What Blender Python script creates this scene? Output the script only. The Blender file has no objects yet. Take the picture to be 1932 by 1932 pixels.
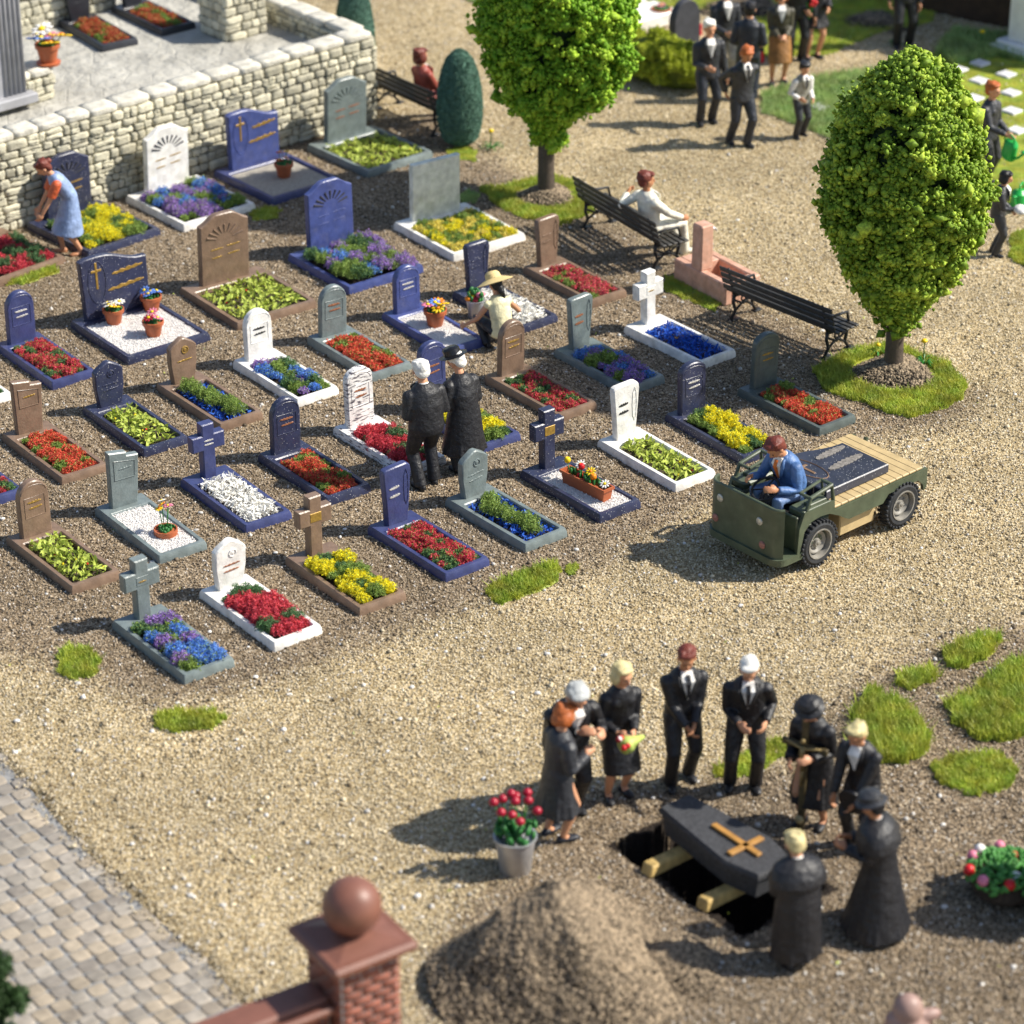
import bpy, bmesh, math, random
import numpy as np
from mathutils import Vector, Matrix, noise

SC = bpy.context.scene
COL = SC.collection
R = math.radians
rnd = random.Random(7)
rng = np.random.default_rng(7)

# ------------------------------------------------------------------ camera
FPX, TH, CAMH, VW = 5664.3, 0.493911, 17.86, 1932.0
def at(x, y, z=0.0):
    """a point of the layout sketch (1932 units wide) laid on the height z, in metres"""
    X = (x - 966) / FPX; Y = -(y - 966) / FPX
    dy = math.cos(TH) + Y * math.sin(TH); dz = -math.sin(TH) + Y * math.cos(TH)
    t = (z - CAMH) / dz
    return Vector((X * t, dy * t, z))
def hgt(P, yt):
    """height of something standing at ground point P whose top reads yt"""
    k = -(yt - 966) / FPX; s, c = math.sin(TH), math.cos(TH)
    w = (k * P[1] * c - P[1] * s) / (c + k * s)
    return w + CAMH
cam = bpy.data.cameras.new('camera'); co = bpy.data.objects.new('camera', cam); COL.objects.link(co)
co.location = (0, 0, CAMH); co.rotation_euler = (math.pi / 2 - TH, 0, 0)
cam.sensor_width = 36; cam.lens = 36 * FPX / VW; cam.clip_end = 2000; cam.clip_start = .5
cam.dof.use_dof = True; cam.dof.focus_distance = 38.2; cam.dof.aperture_fstop = .58
SC.camera = co

# ------------------------------------------------------------------ helpers
def tag(o, label=None, cat=None, group=None, kind=None):
    if label: o['label'] = label
    if cat: o['category'] = cat
    if group: o['group'] = group
    if kind: o['kind'] = kind
    return o
def thing(name, label, cat, loc=(0, 0, 0), rz=0.0, group=None):
    o = bpy.data.objects.new(name, None); COL.objects.link(o)
    o.location = loc; o.rotation_euler = (0, 0, rz); o.empty_display_size = .1
    return tag(o, label, cat, group)
def linkmesh(name, me, parent=None):
    o = bpy.data.objects.new(name, me); COL.objects.link(o)
    if parent is not None: o.parent = parent
    return o

def tmpl_round(n=3, p=5.0):
    vs = {}; fs = []; V = []
    def vid(c):
        if c not in vs:
            v = np.array(c, float) / n * 2 - 1
            q = (np.abs(v) ** p).sum() ** (1 / p)
            V.append(v / q); vs[c] = len(V) - 1
        return vs[c]
    for ax in range(3):
        a, b = (ax + 1) % 3, (ax + 2) % 3
        for sd in (0, n):
            for i in range(n):
                for j in range(n):
                    q = []
                    for (di, dj) in ((0, 0), (1, 0), (1, 1), (0, 1)):
                        c = [0, 0, 0]; c[ax] = sd; c[a] = i + di; c[b] = j + dj; q.append(vid(tuple(c)))
                    fs.append(q if sd else q[::-1])
    return np.array(V), fs
ROUND = tmpl_round(3, 6.0)

class MB:
    def __init__(s): s.v = []; s.f = []; s.m = []
    def add(s, vs, fs, M=None, mi=0):
        n = len(s.v)
        for v in vs:
            v = Vector(v)
            if M is not None: v = M @ v
            s.v.append(v)
        for f in fs: s.f.append([i + n for i in f]); s.m.append(mi)
        return s
    def box(s, c, size, b=.01, M=None, mi=0, tz=1.0):
        h = [q / 2 for q in size]; b = min(b, .49 * min(size)); V = []; idx = {}
        for sx in (-1, 1):
            for sy in (-1, 1):
                for sz in (-1, 1):
                    sg = (sx, sy, sz)
                    for a in range(3):
                        p = [sg[k] * (h[k] - (0 if k == a else b)) for k in range(3)]
                        t = tz if sz > 0 else 1
                        idx[(sg, a)] = len(V); V.append((c[0] + p[0] * t, c[1] + p[1] * t, c[2] + p[2]))
        F = []
        for a in range(3):
            i, j = (a + 1) % 3, (a + 2) % 3
            for sg in (-1, 1):
                q = []
                for (u, w) in ((-1, -1), (1, -1), (1, 1), (-1, 1)):
                    t = [0, 0, 0]; t[a] = sg; t[i] = u; t[j] = w; q.append(idx[(tuple(t), a)])
                F.append(q if sg > 0 else q[::-1])
        for a in range(3):
            i, j = (a + 1) % 3, (a + 2) % 3
            for u in (-1, 1):
                for w in (-1, 1):
                    t0 = [0, 0, 0]; t0[i] = u; t0[j] = w; t1 = list(t0); t0[a] = -1; t1[a] = 1
                    q = [idx[(tuple(t0), i)], idx[(tuple(t1), i)], idx[(tuple(t1), j)], idx[(tuple(t0), j)]]
                    F.append(q if u * w < 0 else q[::-1])
        for sx in (-1, 1):
            for sy in (-1, 1):
                for sz in (-1, 1):
                    q = [idx[((sx, sy, sz), a)] for a in range(3)]
                    F.append(q if sx * sy * sz > 0 else q[::-1])
        return s.add(V, F, M, mi)
    def stone(s, c, size, M=None, j=.01, mi=0):
        V, F = ROUND
        P = V * np.array(size) / 2 + rng.uniform(-j, j, V.shape) + np.array(c)
        return s.add(P.tolist(), F, M, mi)
    def prism(s, out, y0, y1, b=.01, M=None, mi=0, flat=False):
        """outline (x,z), counter-clockwise, extruded from y0 to y1 with chamfered faces"""
        n = len(out)
        def off(d):
            r = []
            for i in range(n):
                p, c, q = Vector(out[i - 1]), Vector(out[i]), Vector(out[(i + 1) % n])
                e1 = (c - p).normalized(); e2 = (q - c).normalized()
                n1 = Vector((-e1.y, e1.x)); n2 = Vector((-e2.y, e2.x)); m = (n1 + n2)
                if m.length < 1e-6: m = n1
                m.normalize(); k = d / max(.35, m.dot(n1)); r.append(c + m * k)
            return r
        ins = off(b); V = []
        for ring, y in ((ins, y0), (out, y0 + b), (out, y1 - b), (ins, y1)):
            V += [(p[0], y, p[1]) for p in ring]
        F = [list(range(n))]
        for k in range(3):
            for i in range(n):
                j = (i + 1) % n
                F.append([k * n + j, k * n + i, (k + 1) * n + i, (k + 1) * n + j])
        F.append([3 * n + i for i in range(n)][::-1])
        return s.add(V, F, M, mi)
    def tube(s, pts, rad, n=8, M=None, mi=0, cap=True, xr=None):
        P = [Vector(p) for p in pts]; V = []; F = []
        ref = Vector(xr) if xr is not None else None
        m = len(P)
        for i in range(m):
            d = (P[min(i + 1, m - 1)] - P[max(i - 1, 0)])
            if d.length < 1e-9: d = Vector((0, 0, 1))
            d.normalize()
            if ref is None:
                ref = d.orthogonal().normalized()
            u = ref - d * ref.dot(d)
            if u.length < 1e-5: u = d.orthogonal()
            u.normalize(); ref = u if xr is None else Vector(xr); w = d.cross(u)
            r = rad[i] if isinstance(rad, (list, tuple)) else rad
            rx, ry = r if isinstance(r, (list, tuple)) else (r, r)
            for k in range(n):
                a = 2 * math.pi * k / n
                V.append(P[i] + u * (rx * math.cos(a)) + w * (ry * math.sin(a)))
        for i in range(m - 1):
            for k in range(n):
                l = (k + 1) % n
                F.append([i * n + k, i * n + l, (i + 1) * n + l, (i + 1) * n + k])
        if cap:
            F.append(list(range(n))[::-1]); F.append([(m - 1) * n + k for k in range(n)])
        return s.add(V, F, M, mi)
    def ell(s, c, r, M=None, mi=0, n=12, m=8, Ml=None):
        if not isinstance(r, (list, tuple)): r = (r, r, r)
        V = [(0, 0, -r[2])]; F = []
        for i in range(1, m):
            a = math.pi * i / m - math.pi / 2
            for k in range(n):
                b = 2 * math.pi * k / n
                V.append((r[0] * math.cos(a) * math.cos(b), r[1] * math.cos(a) * math.sin(b), r[2] * math.sin(a)))
        V.append((0, 0, r[2])); t = len(V) - 1
        for k in range(n):
            l = (k + 1) % n
            F.append([0, 1 + l, 1 + k]); F.append([t, t - n + k, t - n + l])
            for i in range(m - 2):
                F.append([1 + i * n + k, 1 + i * n + l, 1 + (i + 1) * n + l, 1 + (i + 1) * n + k])
        c = Vector(c)
        V = [((Ml @ Vector(v)) if Ml is not None else Vector(v)) + c for v in V]
        return s.add(V, F, M, mi)
    def lathe(s, prof, c=(0, 0, 0), n=20, M=None, mi=0, cap=True):
        V = []; F = []; m = len(prof)
        for (r, z) in prof:
            for k in range(n):
                a = 2 * math.pi * k / n
                V.append((c[0] + r * math.cos(a), c[1] + r * math.sin(a), c[2] + z))
        for i in range(m - 1):
            for k in range(n):
                l = (k + 1) % n
                F.append([i * n + k, i * n + l, (i + 1) * n + l, (i + 1) * n + k])
        if cap and prof[0][0] > 1e-4: F.append(list(range(n))[::-1])
        if cap and prof[-1][0] > 1e-4: F.append([(m - 1) * n + k for k in range(n)])
        return s.add(V, F, M, mi)
    def mesh(s, name, mats, smooth=False):
        me = bpy.data.meshes.new(name); me.from_pydata([tuple(v) for v in s.v], [], s.f)
        if not isinstance(mats, (list, tuple)): mats = [mats]
        for m in mats: me.materials.append(m)
        if len(mats) > 1: me.polygons.foreach_set('material_index', s.m)
        if smooth: me.polygons.foreach_set('use_smooth', [True] * len(me.polygons))
        me.validate(); me.update()
        return me
    def build(s, name, mats, parent=None, smooth=False):
        me = s.mesh(name, mats, smooth)
        if smooth == 'auto':
            try: me.set_sharp_from_angle(angle=R(35))
            except Exception: pass
        return linkmesh(name, me, parent)
    def remesh(s, name, mat, parent=None, vox=.01, it=2):
        me = s.mesh(name + '_t', mat); o = bpy.data.objects.new(name + '_t', me); COL.objects.link(o)
        m = o.modifiers.new('r', 'REMESH'); m.mode = 'VOXEL'; m.voxel_size = vox; m.use_smooth_shade = True
        if it:
            sm = o.modifiers.new('s', 'SMOOTH'); sm.iterations = it; sm.factor = .5
        dg = bpy.context.evaluated_depsgraph_get(); dg.update()
        ev = o.evaluated_get(dg)
        me2 = bpy.data.meshes.new_from_object(ev, depsgraph=dg)
        me2.name = name
        if not me2.materials: me2.materials.append(mat)
        me2.polygons.foreach_set('use_smooth', [True] * len(me2.polygons))
        bpy.data.objects.remove(o); bpy.data.meshes.remove(me)
        return linkmesh(name, me2, parent)

def npmesh(name, V, F, mats, mi=None, colr=None, parent=None, smooth=False):
    """fast mesh from arrays: V (n,3), F (m,k)"""
    V = np.asarray(V, np.float32); F = np.asarray(F, np.int32); k = F.shape[1]
    me = bpy.data.meshes.new(name)
    me.vertices.add(len(V)); me.vertices.foreach_set('co', V.ravel())
    me.loops.add(F.size); me.loops.foreach_set('vertex_index', F.ravel())
    me.polygons.add(len(F)); me.polygons.foreach_set('loop_start', np.arange(0, F.size, k, dtype=np.int32))
    if smooth: me.polygons.foreach_set('use_smooth', np.ones(len(F), bool))
    if not isinstance(mats, (list, tuple)): mats = [mats]
    for m in mats: me.materials.append(m)
    if mi is not None: me.polygons.foreach_set('material_index', np.asarray(mi, np.int32))
    me.update(calc_edges=True)
    if colr is not None:
        a = me.color_attributes.new('tint', 'FLOAT_COLOR', 'POINT')
        c = np.ones((len(V), 4), np.float32); c[:, :3] = colr; a.data.foreach_set('color', c.ravel())
    return linkmesh(name, me, parent)

def rotmats(n, tilt=None):
    """n random rotation matrices"""
    q = rng.normal(size=(n, 4)); q /= np.linalg.norm(q, axis=1)[:, None]
    w, x, y, z = q.T
    return np.stack([np.stack([1-2*(y*y+z*z), 2*(x*y-z*w), 2*(x*z+y*w)], 1),
                     np.stack([2*(x*y+z*w), 1-2*(x*x+z*z), 2*(y*z-x*w)], 1),
                     np.stack([2*(x*z-y*w), 2*(y*z+x*w), 1-2*(x*x+y*y)], 1)], 1)
def scatter(T, TF, pos, size, rot=None):
    """copies of template (k,3) at pos (n,3), size (n,) or (n,3)"""
    n = len(pos); size = np.asarray(size, float)
    if size.ndim == 1: size = size[:, None]
    P = T[None] * size[:, None, :]
    if rot is not None: P = np.einsum('nij,nkj->nki', rot, P)
    P = P + pos[:, None, :]
    F = TF[None] + (np.arange(n) * len(T))[:, None, None]
    return P.reshape(-1, 3), F.reshape(-1, TF.shape[1])
OCT = np.array([(1, 0, 0), (0, 1, 0), (-1, 0, 0), (0, -1, 0), (0, 0, 1), (0, 0, -1)], float)
OCTF = np.array([(0, 1, 4), (1, 2, 4), (2, 3, 4), (3, 0, 4), (1, 0, 5), (2, 1, 5), (3, 2, 5), (0, 3, 5)])
QUAD = np.array([(-1, -.5, 0), (1, -.5, 0), (1, .5, 0), (-1, .5, 0)], float)
QUADF = np.array([(0, 1, 2, 3)])
LEAF = np.array([(-1, 0, 0), (-.3, -.38, .12), (.4, -.3, .12), (1, 0, -.1), (.4, .3, .12), (-.3, .38, .12), (-.3, 0, -.02), (.4, 0, -.02)], float)
LEAFF = np.array([(0, 1, 6, 5), (1, 2, 7, 6), (6, 7, 4, 5), (2, 3, 4, 7)])

def srgb(r, g, b):
    f = lambda c: ((c / 255 + .055) / 1.055) ** 2.4 if c / 255 > .04045 else c / 255 / 12.92
    return (f(r), f(g), f(b))

# ------------------------------------------------------------------ materials
_M = {}
def mat(name, base, rough=.6, var=.15, vs=6.0, bump=.0, bs=40.0, speck=0, speckc=(.8, .8, .8), vs2=None, spec=.4, metal=0.0,
        dirt=0, dirtc=(.12, .10, .06), attr=False, sss=0, streak=None, hue=0.0, bd=.01, trans=0):
    if name in _M: return _M[name]
    m = bpy.data.materials.new(name); m.use_nodes = True; nt = m.node_tree; N = nt.nodes; L = nt.links
    b = N['Principled BSDF']; b.inputs['Roughness'].default_value = rough; b.inputs['Metallic'].default_value = metal
    b.inputs['Specular IOR Level'].default_value = spec
    tc = N.new('ShaderNodeTexCoord')
    if attr:
        a = N.new('ShaderNodeAttribute'); a.attribute_name = 'tint'; colout = a.outputs['Color']
    else:
        c = N.new('ShaderNodeRGB'); c.outputs[0].default_value = (*base, 1); colout = c.outputs[0]
    if var:
        n = N.new('ShaderNodeTexNoise'); n.inputs['Scale'].default_value = vs; n.inputs['Detail'].default_value = 5
        L.new(tc.outputs['Object'], n.inputs['Vector'])
        h = N.new('ShaderNodeHueSaturation'); mr = N.new('ShaderNodeMapRange')
        mr.inputs['From Min'].default_value = .3; mr.inputs['From Max'].default_value = .7
        mr.inputs['To Min'].default_value = 1 - var; mr.inputs['To Max'].default_value = 1 + var
        L.new(n.outputs['Fac'], mr.inputs['Value']); L.new(mr.outputs[0], h.inputs['Value']); L.new(colout, h.inputs['Color'])
        if hue:
            n2 = N.new('ShaderNodeTexNoise'); n2.inputs['Scale'].default_value = vs * 1.7; L.new(tc.outputs['Object'], n2.inputs['Vector'])
            mh = N.new('ShaderNodeMapRange'); mh.inputs['From Min'].default_value = .3; mh.inputs['From Max'].default_value = .7
            mh.inputs['To Min'].default_value = .5 - hue; mh.inputs['To Max'].default_value = .5 + hue
            L.new(n2.outputs['Fac'], mh.inputs['Value']); L.new(mh.outputs[0], h.inputs['Hue'])
        colout = h.outputs['Color']
    def over(fac, colr, colin):
        mx = N.new('ShaderNodeMix'); mx.data_type = 'RGBA'
        L.new(fac, mx.inputs['Factor']); L.new(colin, mx.inputs['A']); mx.inputs['B'].default_value = (*colr, 1)
        return mx.outputs['Result']
    if streak:
        mp = N.new('ShaderNodeMapping'); mp.inputs['Rotation'].default_value = (0, R(-38), 0); mp.inputs['Scale'].default_value = (9, 9, 60)
        L.new(tc.outputs['Object'], mp.inputs['Vector'])
        n = N.new('ShaderNodeTexNoise'); n.inputs['Scale'].default_value = 1.0; n.inputs['Detail'].default_value = 3
        L.new(mp.outputs[0], n.inputs['Vector'])
        r = N.new('ShaderNodeMapRange'); r.inputs['From Min'].default_value = .55; r.inputs['From Max'].default_value = .62
        L.new(n.outputs['Fac'], r.inputs['Value']); colout = over(r.outputs[0], streak, colout)
    if dirt:
        n = N.new('ShaderNodeTexNoise'); n.inputs['Scale'].default_value = 9; n.inputs['Detail'].default_value = 6
        L.new(tc.outputs['Object'], n.inputs['Vector'])
        r = N.new('ShaderNodeMapRange'); r.inputs['From Min'].default_value = .5; r.inputs['From Max'].default_value = .72
        r.inputs['To Max'].default_value = dirt
        L.new(n.outputs['Fac'], r.inputs['Value']); colout = over(r.outputs[0], dirtc, colout)
    if speck:
        v = N.new('ShaderNodeTexVoronoi'); v.inputs['Scale'].default_value = 42; L.new(tc.outputs['Object'], v.inputs['Vector'])
        r = N.new('ShaderNodeMapRange'); r.inputs['From Min'].default_value = .10 + speck; r.inputs['From Max'].default_value = .06 + speck
        L.new(v.outputs['Distance'], r.inputs['Value'])
        sc_ = N.new('ShaderNodeSeparateColor'); L.new(v.outputs['Color'], sc_.inputs[0])
        g = N.new('ShaderNodeMath'); g.operation = 'GREATER_THAN'; g.inputs[1].default_value = .62; L.new(sc_.outputs[0], g.inputs[0])
        mm = N.new('ShaderNodeMath'); mm.operation = 'MULTIPLY'; L.new(g.outputs[0], mm.inputs[0]); L.new(r.outputs[0], mm.inputs[1])
        colout = over(mm.outputs[0], speckc, colout)
    L.new(colout, b.inputs['Base Color'])
    if sss:
        b.inputs['Subsurface Weight'].default_value = sss; b.inputs['Subsurface Radius'].default_value = (.02, .012, .008)
        b.inputs['Subsurface Scale'].default_value = 1
    if bump:
        n = N.new('ShaderNodeTexNoise'); n.inputs['Scale'].default_value = bs; n.inputs['Detail'].default_value = 4
        L.new(tc.outputs['Object'], n.inputs['Vector'])
        bp = N.new('ShaderNodeBump'); bp.inputs['Strength'].default_value = bump; bp.inputs['Distance'].default_value = bd
        L.new(n.outputs['Fac'], bp.inputs['Height']); L.new(bp.outputs[0], b.inputs['Normal'])
    if trans:
        t = N.new('ShaderNodeBsdfTranslucent'); L.new(colout, t.inputs['Color'])
        ms = N.new('ShaderNodeMixShader'); ms.inputs[0].default_value = trans
        out = N['Material Output']; L.new(b.outputs[0], ms.inputs[1]); L.new(t.outputs[0], ms.inputs[2]); L.new(ms.outputs[0], out.inputs['Surface'])
    _M[name] = m
    return m

PL = dict(rough=.36, var=.22, vs=7, bump=.5, bs=32, bd=.008, spec=.5)
STONE = {
 'blue':   lambda: mat('blue_plastic_stone', (.045, .056, .155), speck=.0, dirt=.15, dirtc=(.12, .13, .2), **PL),
 'cobalt': lambda: mat('cobalt_plastic_stone', (.055, .076, .23), dirt=.2, dirtc=(.2, .2, .3), **PL),
 'navy':   lambda: mat('navy_plastic_stone', (.030, .036, .078), speck=.08, dirt=.25, dirtc=(.09, .09, .12), **PL),
 'white':  lambda: mat('white_plastic_stone', (.80, .78, .74), dirt=.55, dirtc=(.62, .60, .52), **PL),
 'marble': lambda: mat('streaked_white_stone', (.78, .76, .74), streak=(.10, .09, .11), **PL),
 'whitef': lambda: mat('flecked_white_stone', (.80, .78, .74), speck=.05, speckc=(.08, .08, .1), **PL),
 'grey':   lambda: mat('grey_plastic_stone', (.165, .20, .20), dirt=.35, dirtc=(.25, .28, .27), **PL),
 'slate':  lambda: mat('dark_grey_stone', (.085, .105, .10), dirt=.35, dirtc=(.13, .15, .14), **PL),
 'brown':  lambda: mat('brown_plastic_stone', (.205, .135, .092), dirt=.25, dirtc=(.30, .22, .16), **PL),
 'black':  lambda: mat('charcoal_plastic_stone', (.025, .027, .035), **PL),
 'pale':   lambda: mat('algae_stained_stone', (.76, .76, .66), dirt=.5, dirtc=(.52, .55, .38), **PL),
}
GOLD = mat('gold_paint', (.34, .21, .045), rough=.42, var=.3, vs=30, metal=.3)
SILVER = mat('silver_paint', (.55, .53, .50), rough=.45, var=.25, vs=30, metal=.2)
RUST = mat('faded_copper_paint', (.28, .11, .05), rough=.6, var=.4, vs=30)
SOIL = mat('bed_soil', (.055, .04, .028), rough=.95, var=.4, vs=25, bump=.8, bs=60)
TERRA = mat('terracotta', (.42, .115, .045), rough=.45, var=.12, bump=.15)
def fol(n, c, **k): return mat(n, c, rough=.6, var=.5, vs=26, trans=.25, spec=.3, **k)
F_GREEN = fol('moss_green_fibre', (.24, .34, .075), hue=.02)
F_DARK = fol('dark_green_fibre', (.10, .20, .08), hue=.02)
F_RED = fol('red_fibre', (.70, .12, .07), hue=.012)
F_CRIM = fol('crimson_fibre', (.62, .075, .10), hue=.012)
F_PINK = fol('pink_red_fibre', (.66, .10, .14), hue=.012)
F_YEL = fol('yellow_fibre', (.86, .76, .03), hue=.01)
F_ORYEL = fol('orange_yellow_fibre', (.86, .72, .16), hue=.02)
F_BLUE = fol('sky_blue_fibre', (.13, .30, .72), hue=.02)
F_PURP = fol('purple_fibre', (.36, .22, .56), hue=.03)
F_RUST = fol('rust_fibre', (.50, .11, .05), hue=.03)
F_LEAF = fol('lime_leaf', (.46, .54, .10), hue=.02)
F_COB = fol('cobalt_petals', (.03, .13, .58), hue=.01)
F_WHITE = mat('white_petals', (.93, .91, .85), rough=.6, var=.04, trans=.12)
GRIT_W = mat('white_grit', (.80, .77, .74), rough=.6, var=.12, vs=40, bump=.6, bs=120)
# ------------------------------------------------------------------ ground
def poly_sd(P, poly):
    """signed distance of points (n,2) to polygon, negative inside"""
    n = len(poly); d = np.full(len(P), 1e9); ins = np.zeros(len(P), bool)
    for i in range(n):
        a = np.array(poly[i]); b = np.array(poly[(i + 1) % n]); ab = b - a
        t = np.clip(((P - a) @ ab) / (ab @ ab), 0, 1)
        q = P - a - t[:, None] * ab; d = np.minimum(d, np.hypot(q[:, 0], q[:, 1]))
        c = ((a[1] > P[:, 1]) != (b[1] > P[:, 1])) & (P[:, 0] < (b[0] - a[0]) * (P[:, 1] - a[1]) / (b[1] - a[1] + 1e-12) + a[0])
        ins ^= c
    return np.where(ins, -d, d)
def PG(l): return [tuple(at(x, y)[:2]) for x, y in l]
DIRT1 = PG([(-300, 520), (0, 440), (560, 240), (830, 215), (930, 300), (1290, 480), (1480, 600), (1640, 660), (1850, 740), (1800, 800), (1640, 830), (1420, 900), (1250, 1000), (1120, 1075), (900, 1140), (700, 1215), (470, 1300), (300, 1330), (100, 1260), (-300, 1160)])
DIRT2 = PG([(1000, 1570), (1090, 1490), (1300, 1465), (1480, 1440), (1560, 1330), (1640, 1270), (1760, 1220), (1932, 1170), (2400, 1060), (2400, 2400), (1300, 2500), (850, 2200), (800, 1820), (900, 1690)])
COB = PG([(-500, 1060), (0, 1425), (62, 1490), (130, 1570), (215, 1655), (330, 1760), (410, 1830), (520, 1980), (640, 2250), (640, 2700), (-900, 2700)])
COF = at(1368, 1590, .2)          # centre of the coffin
COF_ANG = math.atan2(*(lambda d: (d[1], d[0]))(at(1466, 1636, .42) - at(1272, 1508, .42)))
def pit_local(P):
    c, s = math.cos(COF_ANG), math.sin(COF_ANG); d = P - np.array([COF.x, COF.y - .12])
    return d[:, 0] * c + d[:, 1] * s, -d[:, 0] * s + d[:, 1] * c
def vnoise(P, sc, seed=0):
    return np.array([noise.noise(Vector((x * sc, y * sc, seed))) for x, y in P])
def dirtmask(P):
    d = np.minimum(poly_sd(P, DIRT1), poly_sd(P, DIRT2))
    return np.clip(.5 - d / 1.1, 0, 1)
def axis(lo, hi, fine0, fine1, st, k=1.25):
    a = list(np.arange(fine0, fine1 + st, st)); s = st
    while a[-1] < hi: s *= k; a.append(a[-1] + s)
    s = st
    while a[0] > lo: s *= k; a.insert(0, a[0] - s)
    return np.array(a)
gx = np.sort(np.concatenate([axis(-250, 250, -7.5, 7.5, .075), np.arange(.6, 3.8, .075) + .037])); gy = np.sort(np.concatenate([axis(-60, 400, 21, 52, .085), np.arange(23.9, 27.4, .085) + .042]))
XX, YY = np.meshgrid(gx, gy); P2 = np.stack([XX.ravel(), YY.ravel()], 1)
near = (np.abs(P2[:, 0]) < 11) & (P2[:, 1] > 19) & (P2[:, 1] < 56)
dm = np.zeros(len(P2)); dm[near] = dirtmask(P2[near])
Z = np.zeros(len(P2))
Z[near] = vnoise(P2[near], 1.3) * .02 + vnoise(P2[near], 4.5, 3) * .008 + rng.uniform(-.004, .004, near.sum())
cs = np.full(len(P2), 9.); cs[near] = poly_sd(P2[near], COB)
Z = np.where(cs < .05, -.06 + Z * .3, Z)
u, v = pit_local(P2)
pit = (np.abs(u) < .97 + .05 * np.sin(v * 9)) & (np.abs(v + .06) < .60 + .05 * np.sin(u * 7))
Z = np.where(pit, -1.5 + Z, Z)
wl = np.full(len(P2), 9.)
nx, ny = len(gx), len(gy)
ii = np.arange(nx * ny).reshape(ny, nx)
GF = np.stack([ii[:-1, :-1].ravel(), ii[:-1, 1:].ravel(), ii[1:, 1:].ravel(), ii[1:, :-1].ravel()], 1)

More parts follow.
